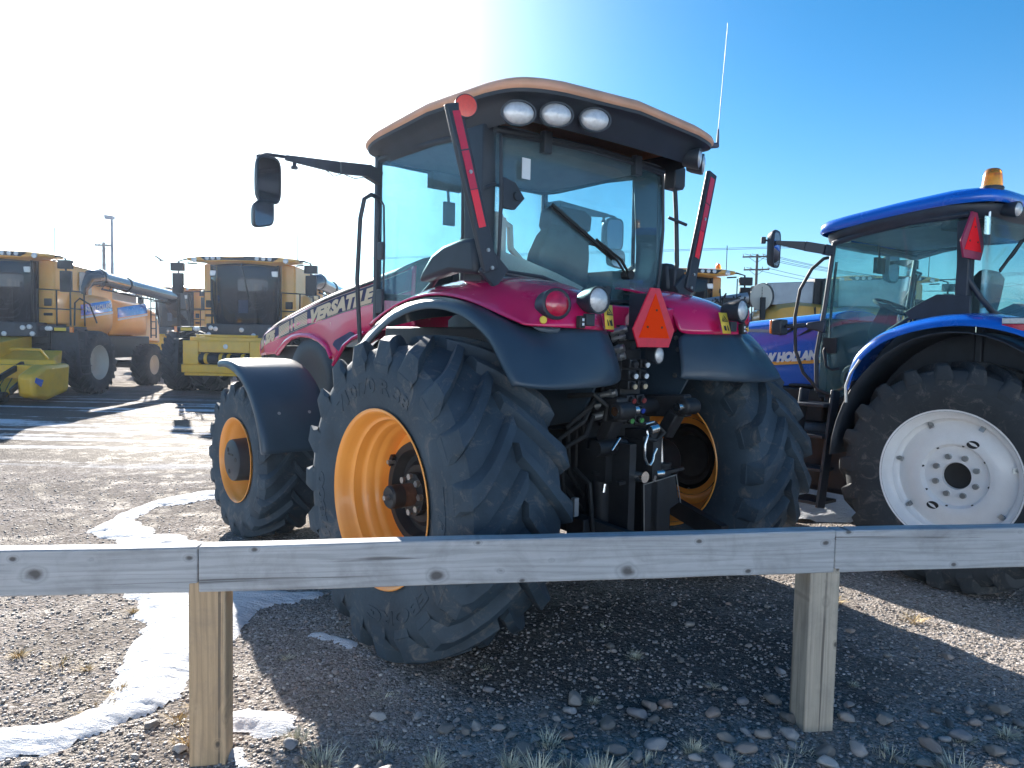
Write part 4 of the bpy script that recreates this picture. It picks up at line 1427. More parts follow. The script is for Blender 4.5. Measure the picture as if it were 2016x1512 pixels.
b_.tube([(.42, .7, 2.4), (.42, .74, 2.52)], .02)
b_.lathe([(-.03, .001), (-.02, .03), (.03, .03), (.05, .001)], (.42, .74, 2.54), (0, 0, 1), 14)
b_.box(.58, .62, .86, 1.06, 2.38, 2.72)
b_.tube([(.6, .95, 2.1), (.6, .95, 2.4)], .02)
b_.build('console', M['seat'], VX, bevel=.02)
b_ = MB()
b_.tube([(.19 * math.cos(a), 1.0 + .17 * math.sin(a), 2.48 + .09 * math.sin(a)) for a in np.linspace(0, 2 * PI, 33)[:-1]], .016, 8, closed=True)
b_.tube([(-.18, 1.0, 2.48), (.18, 1.0, 2.48)], .012)
b_.tube([(0, 1.0, 2.47), (0, 1.14, 2.1)], .05, 10)
b_.box(-.2, .2, 1.1, 1.26, 2.02, 2.42)
b_.build('steering_wheel', M['seat'], VX, bevel=.012)
b_ = MB()
b_.tube([(-.72, .05, 2.64), (-.72, .05, 2.36), (-.69, .05, 2.3), (-.35, .08, 2.28), (.0, .1, 2.2)], .030, 8)
b_.tube([(-.72, .06, 2.62), (-.62, .06, 2.58), (-.60, .07, 2.44), (-.5, .08, 2.37), (-.2, .1, 2.28), (.02, .1, 2.24)], .022, 8)
b_.beam((-.76, .07, 2.28), (-.76, .07, 2.66), .09, .05, (0, 1, 0))
b_.prism([(-.79, 2.28), (-.79, 2.62), (-.70, 2.62), (-.70, 2.40), (-.50, 2.36), (-.24, 2.30), (.02, 2.22), (-.08, 2.14), (-.25, 2.20), (-.45, 2.245)], lambda u, v, w: (u, .0 + w, v), .012)
b_.build('inner_trim', M['trim'], VX)
b_ = MB()
b_.box(-.40, -.30, 1.1, 1.13, 2.72, 2.9)
b_.box(-.5, -.2, 1.12, 1.2, 3.0, 3.12)
b_.tube([(-.35, 1.12, 2.9), (-.35, 1.15, 3.1)], .012)
b_.tube([(-.74, .2, 2.35), (-.74, .25, 2.9)], .010)
b_.beam((.05, .32, 2.62), (.62, .42, 2.6), .03, .02)
b_.box(.18, .32, .34, .40, 2.56, 2.68)
b_.build('cab_fittings', M['seat'], VX, bevel=.008)

# rear hitch and hydraulics
b_ = MB()
b_.box(-.32, .30, -.40, -.28, .62, 1.45)
b_.box(-.36, -.02, -.60, -.42, .97, 1.16)
b_.box(-.30, -.24, -.74, -.4, .62, 1.22)
b_.box(-.08, -.02, -.74, -.4, .62, 1.22)
b_.box(-.05, .06, -.70, -.48, .92, 1.28)
b_.box(-.22, -.05, -.55, -.3, 1.3, 1.95)
b_.cyl((-.34, -.45, 1.41), (.34, -.45, 1.41), .06, n=16)
b_.cyl((-.46, -.6, 1.19), (-.2, -.6, 1.19), .05, n=14)
for x in (-.46, -.40):
    b_.cyl((-.55, -.35, 1.30), (-.55, -.35, 1.30 + .0001), .1)
b_.beam((-.36, -.7, .98), (.26, -.72, 1.02), .02, .03, (0, 1, 0))
b_.beam((-.55, -.2, .75), (-.32, -1.0, .62), .06, .12)
b_.beam((.55, -.2, .75), (.34, -1.0, .62), .06, .12)
hb = b_.build('hitch_frame', M['iron'], VX, bevel=.008)
for s in (-1, 1):
    b_ = MB()
    b_.beam((s * .30, -.38, 1.41), (s * .33, -.70, 1.43), .09, .15)
    b_.cyl((s * .26, -.70, 1.425), (s * .40, -.70, 1.425), .055, n=18)
    b_.beam((s * .31, -.62, 1.38), (s * .30, -.53, 1.22), .10, .09, (0, 1, 0))
    arm = b_.build('lift_arm', M['iron'], VX, bevel=.012)
    q = MB()
    q.cyl((s * .405, -.70, 1.425), (s * .20, -.70, 1.425), .028, n=14)
    q.build('pin', M['chrome'], arm)
    b_ = MB()
    b_.cyl((s * .295, -.51, 1.02), (s * .297, -.52, .55), .068, n=24)
    b_.cyl((s * .295, -.51, 1.03), (s * .295, -.51, 1.005), .074, n=24)
    b_.cyl((s * .30, -.52, .58), (s * .30, -.52, .50), .05, n=16)
    ro = b_.build('lift_cylinder', M['iron'], VX, bevel=.004)
    q = MB()
    q.cyl((s * .285, -.495, 1.24), (s * .295, -.51, 1.02), .024, n=16)
    q.build('rod', M['chrome'], ro)
# remote valves: two columns of couplers with coloured dust caps
caps = [('paper', 1.71), ('paper', 1.64), ('sign_yellow', 1.575), ('lens_red', 1.485), ('blue', 1.42), ('yellow2', 1.36)]
capm = {'paper': M['paper'], 'sign_yellow': pm('tan_cap', (.55, .45, .3), .5), 'lens_red': pm('maroon_cap', (.25, .03, .03), .5), 'blue': pm('blue_cap', (.01, .05, .35), .5), 'yellow2': pm('green_cap', (.08, .3, .08), .5)}
b_ = MB()
b_.box(-.21, -.02, -.57, -.45, 1.32, 1.80)
for k, (c, z) in enumerate(caps):
    for x in (-.165 - k * .006, -.062 - k * .008):
        b_.box(x - .035, x + .035, -.635, -.55, z - .028, z + .028)
        b_.cyl((x, -.62, z), (x, -.66, z - .008), .024, n=14)
vb = b_.build('valve_block', M['iron'], VX, bevel=.004)
for key in capm:
    for k, (c, z) in enumerate(caps):
        if c != key: continue
        for x in (-.165 - k * .006, -.062 - k * .008):
            if z > 1.7 and x < -.1: continue
            q = MB(); q.cyl((x, -.655, z - .007), (x, -.668, z - .010), .0165, n=12); q.build('dust_cap', capm[key], vb)
for z, x in ((1.90, -.19), (1.86, -.17), (1.78, -.22), (1.73, -.21), (1.50, -.28), (1.44, -.31), (1.37, -.33)):
    q = MB()
    q.cyl((x - .05, -.50, z), (x, -.60, z + .03), .024, n=12)
    q.cyl((x - .02, -.565, z + .02), (x - .012, -.58, z + .024), .03, n=6)
    q.build('coupler', M['steel'], vb)
for k, (x, z) in enumerate(((-.28, 1.9), (-.25, 1.8), (-.36, 1.52), (-.42, 1.45), (-.4, 1.38), (-.05, 1.88), (.02, 1.84))):
    q = MB()
    q.tube([(x, -.52, z), (x - .10, -.56, z - .03 - .02 * k), (x - .2 - .01 * k, -.48, z - .2), (x - .12, -.40, z - .5), (-.2, -.35, z - .8)], .015, 8)
    q.build('hose', M['ink'], VX)
for path, r_ in (([(-.5, -.4, 1.5), (-.46, -.58, 1.52), (-.38, -.62, 1.45), (-.38, -.6, 1.36)], .016), ([(-.48, -.45, 1.05), (-.5, -.6, .98), (-.49, -.62, .75), (-.45, -.6, .6), (-.42, -.6, .55)], .014), ([(-.12, -.62, 1.33), (-.02, -.70, 1.33), (.05, -.72, 1.27), (.0, -.70, 1.22), (-.12, -.68, 1.24)], .017)):
    q = MB(); q.tube(path, r_, 8); q.build('hose', M['ink'], VX)
# top-link hook and bright pins
b_ = MB()
b_.tube([(-.165, -.76, 1.30), (-.165, -.765, 1.27), (-.195, -.77, 1.22), (-.195, -.77, 1.14), (-.17, -.77, 1.095), (-.14, -.77, 1.085), (-.115, -.77, 1.11), (-.105, -.77, 1.15), (-.08, -.77, 1.185)], .0085, 8)
b_.build('hook_pin', M['chrome'], VX)
for p_, q_, r_ in (((-.22, -.80, 1.02), (-.22, -.72, 1.02), .036), ((-.06, -.75, 1.02), (.0, -.76, 1.02), .022), ((-.17, -.78, 1.305), (-.10, -.78, 1.315), .028),
                   ((-.21, -.78, 1.345), (-.13, -.78, 1.355), .007), ((-.42, -.7, 1.19), (-.35, -.7, 1.26), .009), ((-.44, -.66, .93), (-.43, -.66, .98), .013), ((-.10, -.77, .98), (-.10, -.78, 1.02), .01)):
    b_ = MB(); b_.cyl(p_, q_, r_, n=16); b_.build('bright_pin', M['chrome'], VX)
b_ = MB()
b_.box(-.645, -.61, -.62, -.59, .80, .91)
b_.build('small_plate', M['grey_tin'], VX)
# drawbar guard plates
b_ = MB()
b_.prism([(-.14, .60), (-.16, .96), (.16, .99), (.21, .80), (.12, .77), (.10, .55)], lambda u, v, w: (u, -.74 + w, v), .02)
b_.box(-.10, .06, -.90, -.3, .50, .58)
b_.box(-.54, -.46, -.6, -.45, .55, .76)
b_.build('drawbar', M['iron'], VX, bevel=.006)
b_ = MB()
b_.tube([(-.145, -.745, .62), (-.165, -.745, .96), (.16, -.745, .99), (.215, -.745, .80)], .004, 5)
b_.build('plate_edge', M['steel'], VX)


# ------------------------------------------------------------------ the blue tractor
BX = empty('tractor', (4.25, 6.39, 0), R(38))
tag(BX, 'blue tractor with white rear wheel and orange beacon, parked right of the red one', 'tractor')


def blue_rear_wheel(w):
    tyre_shape(.885, .53, .515, .235, 21, .05, .055, .034).build('tyre', M['tyre_dark'], w, sharp=32)
    b_ = MB()
    b_.lathe([(-.21, .50), (-.225, .518), (-.236, .524), (-.24, .518), (-.236, .505), (-.215, .494), (-.18, .482), (-.165, .462), (-.16, .45), (-.12, .446), (-.10, .440), (-.092, .428), (-.088, .41)], n=72, start=(0, 1, 0))
    b_.lathe([(-.09, .425), (-.10, .41), (-.125, .33), (-.135, .29), (-.125, .25), (-.09, .23), (-.085, .20), (-.085, .106), (-.06, .10), (-.0, .10)], n=64, start=(0, 1, 0))
    b_.lathe([(.0, .43), (.1, .45), (.2, .48), (.236, .51), (.236, .524), (.21, .51)], n=64, start=(0, 1, 0))
    b_.build('rim', M['white'], w, sharp=45)
    h = MB()
    h.lathe([(-.06, .101), (-.05, .05), (-.05, .001)], n=32, start=(0, 1, 0))
    h.build('hub', M['ink'], w, sharp=35)
    for a in (R(115), R(-60)):
        c = (-.131, .285 * math.cos(a), .285 * math.sin(a))
        q = MB(); q.lathe([(.0, .001), (-.004, .95), (.0, 1.0)], c, (1, 0, 0), 20, sx=.045, sy=.03, start=(0, 1, 0)); q.build('slot', M['ink'], w)
    for k in range(8):
        a = .2 + k * PI / 4
        q = MB(); q.cyl((-.09, .244 * math.cos(a), .244 * math.sin(a)), (-.117, .244 * math.cos(a), .244 * math.sin(a)), .009, n=8); q.build('bolt_hole', M['ink'], w)
        a = .39 + k * PI / 4
        q = MB(); q.cyl((-.112, .155 * math.cos(a), .155 * math.sin(a)), (-.08, .155 * math.cos(a), .155 * math.sin(a)), .022, n=10); q.build('wheel_bolt', M['steel'], w)
    for k in range(7):
        a = .2 + k * 2 * PI / 7
        q = MB()
        q.cyl((-.135, .435 * math.cos(a), .435 * math.sin(a)), (-.085, .435 * math.cos(a), .435 * math.sin(a)), .013, n=8)
        q.beam((-.11, .435 * math.cos(a), .435 * math.sin(a)), (-.12, .40 * math.cos(a), .40 * math.sin(a)), .035, .014, (1, 0, 0))
        q.build('rim_clamp', M['steel'], w)


def blue_front_wheel(w):
    tyre_shape(.66, .42, .37, .19, 18, .045, .045, .028).build('tyre', M['tyre_dark'], w, sharp=32)
    b_ = MB()
    b_.lathe([(-.19, .37), (-.195, .36), (-.1, .34), (-.05, .25), (-.08, .12), (-.2, .11), (-.2, .001)], n=40, start=(0, 1, 0))
    b_.build('rim', M['white'], w, sharp=45)


place_wheels(BX, [(-.95, 0, .868, -1), (.95, 0, .868, 1)], blue_rear_wheel)
place_wheels(BX, [(-.90, 2.62, .655, -1), (.90, 2.62, .655, 1)], blue_front_wheel)

b_ = MB()
b_.box(-.32, .32, -.3, 1.2, .7, 1.4)
b_.box(-.26, .26, 1.2, 3.9, .7, 1.25)
b_.cyl((-.8, 0, .868), (.8, 0, .868), .16)
b_.cyl((-.75, 2.62, .66), (.75, 2.62, .66), .1)
b_.box(-.36, .36, 1.3, 3.7, 1.2, 1.55)
b_.box(-.30, .30, -.5, -.25, .6, 1.3)
b_.build('chassis', M['iron'], BX, bevel=.02)
b_ = MB()
b_.box(-.80, -.40, .95, 1.75, .50, 1.12)
b_.box(.40, .80, .95, 1.75, .50, 1.12)
b_.build('fuel_tank', M['black'], BX, bevel=.06)
b_ = MB()
for z in (.42, .72, 1.02, 1.30):
    b_.box(-1.02, -.72, 1.12, 1.42, z, z + .03)
b_.beam((-1.0, 1.12, .40), (-.86, 1.10, 1.45), .03, .10)
b_.beam((-1.0, 1.43, .40), (-.86, 1.40, 1.45), .03, .10)
b_.build('steps', M['black'], BX, bevel=.006)

# hood
hy = [1.36, 1.8, 2.4, 3.0, 3.5, 3.8, 3.95]
hz = [2.16, 2.12, 2.065, 1.99, 1.90, 1.80, 1.62]
rings = []
for y, z in zip(hy, hz):
    wd = float(np.interp(y, [1.36, 3.0, 3.95], [.455, .44, .34]))
    zb = float(np.interp(y, [1.36, 2.2, 3.0, 3.95], [1.46, 1.42, 1.35, 1.25]))
    rings.append([(-wd, y, zb), (-wd - .01, y, zb + (z - zb) * .5), (-wd - .005, y, z - .05), (-wd + .03, y, z - .01), (-wd * .5, y, z + .03), (0, y, z + .04), (wd * .5, y, z + .03), (wd - .03, y, z - .01), (wd + .005, y, z - .05), (wd + .01, y, zb + (z - zb) * .5), (wd, y, zb)])
bh = MB().loft(rings, True, True).build('hood', M['blue'], BX, bevel=.01)
for s in (-1, 1):
    q = MB()
    xs_ = s * .470
    if s < 0:
        fn = lambda u, v, w: (xs_ - w, 2.235 - u, 1.70 + .030 + v + .085 * u - .075)
    else:
        fn = lambda u, v, w: (xs_ + w, 1.50 + u, 1.79 - .085 * u + v)
    q.text('NEW HOLLAND', .118, fn, depth=.003, shear=.18, bold=.010, width=.80)
    q.build('lettering', M['paper'], bh)
    q = MB()
    q.grid([[(xs_, y, 1.70 + (2.3 - y) * .08 - .05 - .03 * (y - 1.36) * 0), (xs_, y, 1.70 + (2.3 - y) * .08 - .085 + .02 * (y > 2.6))] for y in np.linspace(1.38, 2.9, 16)])
    q.build('stripe', M['yellow'], bh)
    q = MB()
    for k in range(3):
        y0 = 1.95 - k * .2
        q.prism([(y0, 1.93), (y0 - .22, 2.06), (y0 - .16, 2.05), (y0 - .30, 2.07), (y0 - .14, 1.98)], lambda u, v, w: (xs_ + s * w, u, v), .003)
    q.build('louvre', M['ink'], bh)
    q = MB()
    q.prism([(2.33, 1.995), (2.30, 2.005), (2.05, 2.0), (2.05, 2.02), (1.97, 2.02), (1.97, 2.0), (1.86, 2.0), (1.84, 1.985), (1.86, 1.97), (1.97, 1.97), (1.97, 1.955), (2.05, 1.955), (2.05, 1.97), (2.30, 1.975)], lambda u, v, w: (xs_ + s * w, u, v), .003)
    q.build('model_mark', M['grey_tin'], bh)
    q = MB()
    q.grid([[(xs_ - s * .002, y, 2.03), (xs_ - s * .002, y, 1.87)] for y in (1.38, 1.7, 2.1)])
b_ = MB()
b_.box(-.60, -.36, 1.36, 2.0, 1.12, 1.43)
b_.box(-.58, -.36, 1.38, 1.75, 1.44, 1.47)
b_.box(.36, .60, 1.36, 2.0, 1.12, 1.43)
b_.build('engine_side', M['ink'], BX, bevel=.02)

# cab
b_ = MB()
b_.box(-.74, .74, .0, 1.28, 1.30, 1.42)
b_.prism([(-.74, 1.36), (-.74, 2.08), (.74, 2.08), (.74, 1.36)], lambda u, v, w: (u, -.02 + w, v), .06)
b_.box(-.70, .70, 1.28, 1.36, 1.36, 2.1)
b_.build('cab_body', M['black'], BX, bevel=.012)
b_ = MB()
for s in (-1, 1):
    x = s * .80
    b_.tube([(x, 1.315, 1.43), (x, 1.335, 1.75), (x, 1.27, 2.22), (x, 1.21, 2.77)], .022, 8)          # front edge
    b_.tube([(x, 1.315, 1.43), (x, 1.04, 1.37), (x, .97, 1.58), (x, .85, 1.81), (x, .68, 1.99), (x, .40, 2.17), (x, .20, 2.24)], .018, 8)
    b_.loft([[(s * .76, .06, z), (s * .83, .08, z), (s * .83, yb, z), (s * .76, yb, z)] for z, yb in ((2.08, .24), (2.25, .17), (2.5, .165), (2.85, .18))])
    b_.tube([(s * .80, .10, 2.86), (s * .80, .09, 2.4), (s * .76, .0, 2.24), (s * .66, -.05, 2.14), (s * .5, -.07, 2.10)], .024, 8)
    b_.tube([(x, 1.21, 2.77), (x, .95, 2.83), (x, .52, 2.89), (x, .1, 2.90)], .028, 8)
    b_.prism([(.05, 2.10), (.05, 2.26), (.16, 2.27), (.30, 2.28), (.42, 2.22), (.55, 2.14), (.5, 2.08)], lambda u, v, w: (s * (.80 + w), u, v), .035)
b_.tube([(-.8, 1.21, 2.77), (0, 1.25, 2.80), (.8, 1.21, 2.77)], .03, 8)
b_.build('cab_frame', M['black'], BX, bevel=.006)
for s in (-1, 1):
    d = poly_pane('door', [(1.30, 1.45), (1.33, 1.75), (1.265, 2.22), (1.20, 2.76), (.95, 2.82), (.52, 2.88), (.17, 2.89), (.17, 2.25), (.40, 2.17), (.68, 1.99), (.85, 1.81), (.97, 1.58), (1.04, 1.39)], lambda u, v, w: (s * (.805 - w), u, v), BX, M['glass_green'])
    q = MB()
    q.tube([(s * .83, 1.235, 1.83), (s * .845, 1.24, 1.80), (s * .845, 1.21, 1.66), (s * .845, 1.15, 1.63), (s * .83, 1.09, 1.65)], .012, 8)
    q.box(s * .82 - .012, s * .82 + .012, 1.13, 1.26, 1.78, 1.92)
    q.build('handle', M['ink'], d, bevel=.008)
    q = MB()
    q.tube([(s * .785, 1.19, 2.6), (s * .785, 1.22, 2.2), (s * .785, 1.22, 1.9)], .012, 6)
    q.lathe([(-.02, .11), (.0, .135), (.03, .12), (.04, .08)], (s * .76, .98, 1.56), (s, 0, 0), 24)
    q.build('door_trim', M['seat'], d)
MB().grid([[(-.79 + 1.58 * i / 10, 1.23 + .08 * (1 - (i / 5 - 1) ** 2) + .10 * (2.8 - z) / .7, z) for z in (2.1, 2.4, 2.8)] for i in range(11)]).build('windscreen', M['glass_green'], BX, solid=.005)
brw = MB().grid([[(-.775 + 1.55 * i / 10, .0 - .06 * (1 - (i / 5 - 1) ** 2), z) for z in (2.09, 2.4, 2.88)] for i in range(11)]).build('rear_window', M['glass_green'], BX, solid=.005)
q = MB()
q.tube([(-.62, -.09, 2.50), (-.45, -.10, 2.60), (-.25, -.10, 2.74)], .009, 6)
q.beam((-.68, -.09, 2.455), (-.30, -.10, 2.72), .012, .025)
q.build('wiper', M['ink'], brw)


def blue_edge(x, y):
    return float(np.interp(y, [-.2, .05, .25, .5, .85, 1.2, 1.42, 1.5], [2.985, 2.985, 2.985, 2.965, 2.925, 2.875, 2.855, 2.85]))


rings = []
for sc_, dz in ((.985, 0), (1.0, .012), (1.002, .05), (.99, .085), (.95, .108), (.8, .14), (.5, .165), (.2, .175), (.02, .176)):
    rings.append(roof_ring(.86, -.10, 1.40, sc_, lambda x, y: blue_edge(x, y if sc_ > .9 else .6 + (y - .6) * 1.05) + dz, rear=.03, ex=9))
brf = MB().loft(rings, True, False).build('roof', M['blue'], BX, sharp=60)
rr_ = []
for sc_, dz, zz in ((.995, -.002, 0), (1.0, -.02, 0), (.985, -.06, 0), (.95, -.09, 0), (.92, -.10, .3), (.915, -.1, 1)):
    rr_.append(roof_ring(.86, -.10, 1.40, sc_, lambda x, y: (blue_edge(x, y) + dz) * (1 - zz) + (2.84 if y < .8 else 2.84 - (y - .8) * .12) * zz, rear=.03 * (1 - zz), ex=4.6))
MB().loft(rr_, True, False).build('roof_underside', M['black'], BX, sharp=50)
MB().loft([roof_ring(.78, .0, 1.24, 1, lambda x, y: 2.87 - .06 * max(0, y - .6), rear=.0), roof_ring(.78, .0, 1.24, .02, lambda x, y: 2.86, rear=0)], True, True).build('headliner', M['liner'], BX)
b_ = MB()
b_.lathe([(0, .001), (.0, .075), (.008, .08)], (-.74, 1.16, 2.79), (0, 0, -1), 24, sx=1, sy=.8)
b_.build('step_light', M['lens_white'], BX)
for s in (-1, 1):
    work_light(BX, (s * .60, -.16, 2.93), (s * .1, -1, -.1), rz=.055, round_=True)

# fenders
FT = [(.86, 1.56), (.83, 1.69), (.79, 1.81), (.63, 1.965), (.39, 2.06), (.16, 2.107), (-.05, 2.119), (-.24, 2.10), (-.45, 2.05), (-.62, 1.96), (-.72, 1.84)]
for s in (-1, 1):
    rows = []
    for y, z in FT:
        k = 1 - .055 * (abs(y) ** 2)
        rows.append([(s * 1.235, y * .94 - .02, z - .10 * k), (s * 1.23, y * .955 - .01, z - .065), (s * 1.20, y * .97, z - .035), (s * 1.12, y * .99, z - .012), (s * 1.0, y, z), (s * .86, y, z + .004), (s * .74, y, z)])
    fd = MB().grid(rows).build('fender', M['blue'], BX, solid=.012, sub=2)
    rows = []
    for a in np.linspace(R(3), R(150), 20):
        c, d_ = math.cos(a), math.sin(a)
        r_ = 1.06
        rows.append([(s * x, r_ * c * .88, .868 + r_ * d_ * 1.04) for x in (1.22, 1.0, .7)])
    MB().grid(rows).build('arch_liner', M['black'], fd, solid=.01)
    b_ = MB()
    b_.prism([(.95, 1.3), (.86, 1.75), (.62, 1.97), (.0, 2.06), (-.5, 1.95), (-.7, 1.6), (-.6, 1.3)], lambda u, v, w: (s * (.68 + w), u, v), .02)
    b_.build('arch_wall', M['black'], fd)
    b_ = MB()
    b_.tube([(s * 1.232, y, z) for y, z in ((.80, 1.38), (.81, 1.52), (.775, 1.62), (.70, 1.74))], .013, 8)  # bright steel tube stands for the sun glint along the fender edge
    b_.build('fender_glint', M['steel'], fd)
    tl = MB()
    tl.box(s * 1.20 - .018, s * 1.20 + .018, -.52, -.31, 1.975, 2.075)
    tlo = tl.build('tail_lamp', M['black'], BX, bevel=.008)
    q = MB(); q.box(s * 1.222 - .006, s * 1.222 + .006, -.515, -.315, 2.03, 2.07); q.build('white_lens', M['lens_white'], tlo, bevel=.004)
    q = MB(); q.box(s * 1.222 - .006, s * 1.222 + .006, -.515, -.315, 1.98, 2.027); q.build('red_lens', M['lens_red'], tlo, bevel=.004)

# triangle, beacon, mirror, rails, marker lamps
smv_sign(BX, -.845, .06, 2.545, .43, .36, pm('fluorescent_red', (1.0, .02, .03), .8, 0, 0, .03, spec=.1), pm('dull_red_border', (.34, .02, .07), .5), .014)
b_ = MB()
b_.tube([(-.70, .0, 2.70), (-.69, .0, 2.98)], .014, 10)
b_.build('beacon_stalk', M['chrome'], BX)
b_ = MB(); b_.cyl((-.702, 0, 2.66), (-.70, 0, 2.74), .02, n=12); b_.build('stalk_socket', M['black'], BX)
b_ = MB()
b_.cyl((-.69, 0, 2.97), (-.688, 0, 3.03), .03, n=14)
b_.lathe([(0, .034), (.05, .045), (.07, .078), (.10, .086), (.11, .082), (.115, .001)], (-.685, 0, 3.0), (.05, 0, 1), 28)
bb = b_.build('beacon', M['black'], BX)
b_ = MB()
b_.lathe([(0, .074), (.03, .073), (.09, .066), (.125, .058), (.138, .044), (.143, .001)], (-.679, 0, 3.112), (.05, 0, 1), 32)
b_.build('dome', M['lens_amber'], bb, sharp=50)
for s in (-1, 1):
    b_ = MB()
    b_.beam((s * .82, 1.22, 2.70), (s * .90, 1.25, 2.71), .05, .09)
    b_.beam((s * .90, 1.25, 2.71), (s * 1.0, 1.38, 2.74), .03, .085)
    b_.beam((s * 1.0, 1.38, 2.74), (s * 1.14, 1.60, 2.78), .03, .08, h2=.03)
    b_.tube([(s * 1.14, 1.60, 2.78), (s * 1.17, 1.66, 2.80), (s * 1.19, 1.70, 2.80)], .010, 8)
    b_.cyl((s * 1.19, 1.68, 2.77), (s * 1.19, 1.68, 2.83), .022, n=10)
    b_.build('mirror_arm', M['black'], BX, bevel=.004)
    b_ = MB()
    pts = []
    for k in range(28):
        a = 2 * PI * k / 28
        c, q_ = math.cos(a), math.sin(a)
        pts.append((.085 * math.copysign(abs(c) ** .5, c), .17 * math.copysign(abs(q_) ** .5, q_)))
    ringz = []
    for w, k in ((-.055, .45), (-.045, .86), (0, 1.0), (.02, 1.02), (.03, .98), (.03, .88)):
        ringz.append([(s * 1.12 + u * k, 1.61 - w - s * u * .2, 2.72 + v * k) for u, v in pts])
    b_.loft(ringz, True, False)
    mo_ = b_.build('mirror', M['black'], BX)
    q = MB()
    q.add([(s * 1.12 + u * .9, 1.61 - .028 - s * u * .2, 2.72 + v * .9) for u, v in pts], [tuple(range(28))])
    q.build('mirror_glass', M['mirror'], mo_)
    b_ = MB()
    b_.tube([(s * .83, 1.25, 2.64), (s * .95, 1.22, 2.62), (s * 1.0, 1.30, 2.53), (s * 1.01, 1.40, 2.35), (s * 1.01, 1.44, 2.1), (s * 1.01, 1.42, 1.8), (s * 1.0, 1.34, 1.60), (s * .94, 1.22, 1.45), (s * .84, 1.1, 1.38)], .015, 10)
    b_.build('grab_rail', M['ink'], BX)
    b_ = MB()
    b_.beam((s * .83, 1.24, 2.02), (s * .88, 1.40, 2.03), .05, .12, h2=.05)
    b_.beam((s * .88, 1.40, 2.03), (s * .94, 1.58, 2.02), .03, .04)
    b_.box(s * .95 - .06, s * .95 + .06, 1.58, 1.68, 1.94, 2.085)
    mk = b_.build('marker_lamp', M['black'], BX, bevel=.015)
    q = MB()
    q.box(s * .95 - .055, s * .95 + .055, 1.682, 1.705, 1.95, 2.08)
    q.build('lens', M['amber_clear'], mk, bevel=.01)
    q = MB()
    q.box(s * 1.012 - .004, s * 1.012 + .004, 1.685, 1.70, 1.95, 2.08)

# cab inside
b_ = MB()
b_.box(-.26, .26, .25, .75, 1.42, 1.98)
b_.loft([[(-.24, .42, 1.98), (.24, .42, 1.98), (.24, .26, 1.98), (-.24, .26, 1.98)], [(-.25, .36, 2.3), (.25, .36, 2.3), (.25, .2, 2.3), (-.25, .2, 2.3)], [(-.2, .3, 2.46), (.2, .3, 2.46), (.2, .16, 2.46), (-.2, .16, 2.46)], [(-.1, .28, 2.53), (.1, .28, 2.53), (.1, .18, 2.53), (-.1, .18, 2.53)]])
b_.build('driver_seat', M['seat'], BX, bevel=.04)
b_ = MB()
b_.tube([(.21 * math.cos(a), 1.02 + .17 * math.sin(a), 2.22 + .08 * math.sin(a)) for a in np.linspace(0, 2 * PI, 33)[:-1]], .017, 8, closed=True)
b_.tube([(-.2, 1.02, 2.22), (.2, 1.02, 2.22)], .012)
b_.loft([[(-.07, 1.10, 1.45), (.07, 1.10, 1.45), (.07, 1.24, 1.45), (-.07, 1.24, 1.45)], [(-.10, 1.06, 2.0), (.10, 1.06, 2.0), (.10, 1.22, 2.0), (-.10, 1.22, 2.0)], [(-.09, 1.03, 2.19), (.09, 1.03, 2.19), (.09, 1.10, 2.26), (-.09, 1.10, 2.26)]])
b_.build('steering_wheel', M['seat'], BX, bevel=.02)
b_ = MB()
b_.box(.30, .46, .1, .95, 1.42, 2.06)
b_.loft([[(-.45, .35, 1.42), (-.30, .35, 1.42), (-.30, .85, 1.42), (-.45, .85, 1.42)], [(-.45, .42, 2.0), (-.32, .42, 2.0), (-.32, .70, 2.0), (-.45, .70, 2.0)]])
b_.tube([(.36, .8, 2.06), (.36, .84, 2.2)], .016)
b_.lathe([(-.02, .001), (0, .035), (.04, .03), (.055, .001)], (.36, .84, 2.2), (0, 0, 1), 14)
b_.build('console', M['seat'], BX, bevel=.012)
b_ = MB()
b_.box(.40, .66, 1.0, 1.03, 2.1, 2.32)
b_.tube([(.5, 1.01, 1.9), (.5, 1.01, 2.11)], .016)
b_.build('monitor', M['ink'], BX, bevel=.012)
b_ = MB()
b_.box(-.1, .06, 1.16, 1.2, 2.55, 2.70)
b_.tube([(-.02, 1.18, 2.69), (-.02, 1.2, 2.82)], .01)
b_.build('inside_mirror', M['ink'], BX, bevel=.012)
b_ = MB()
b_.beam((-.78, .22, 2.84), (-.45, .22, 2.86), .22, .09)
b_.build('overhead_panel', M['seat'], BX, bevel=.02)
b_ = MB()
b_.tube([(-.60, .86, 1.45), (-.585, .80, 1.9), (-.58, .70, 1.98), (-.58, .55, 1.96)], .018)
b_.box(-.66, -.50, .58, .80, 1.44, 1.84)
b_.build('control_lever', M['ink'], BX, bevel=.01)


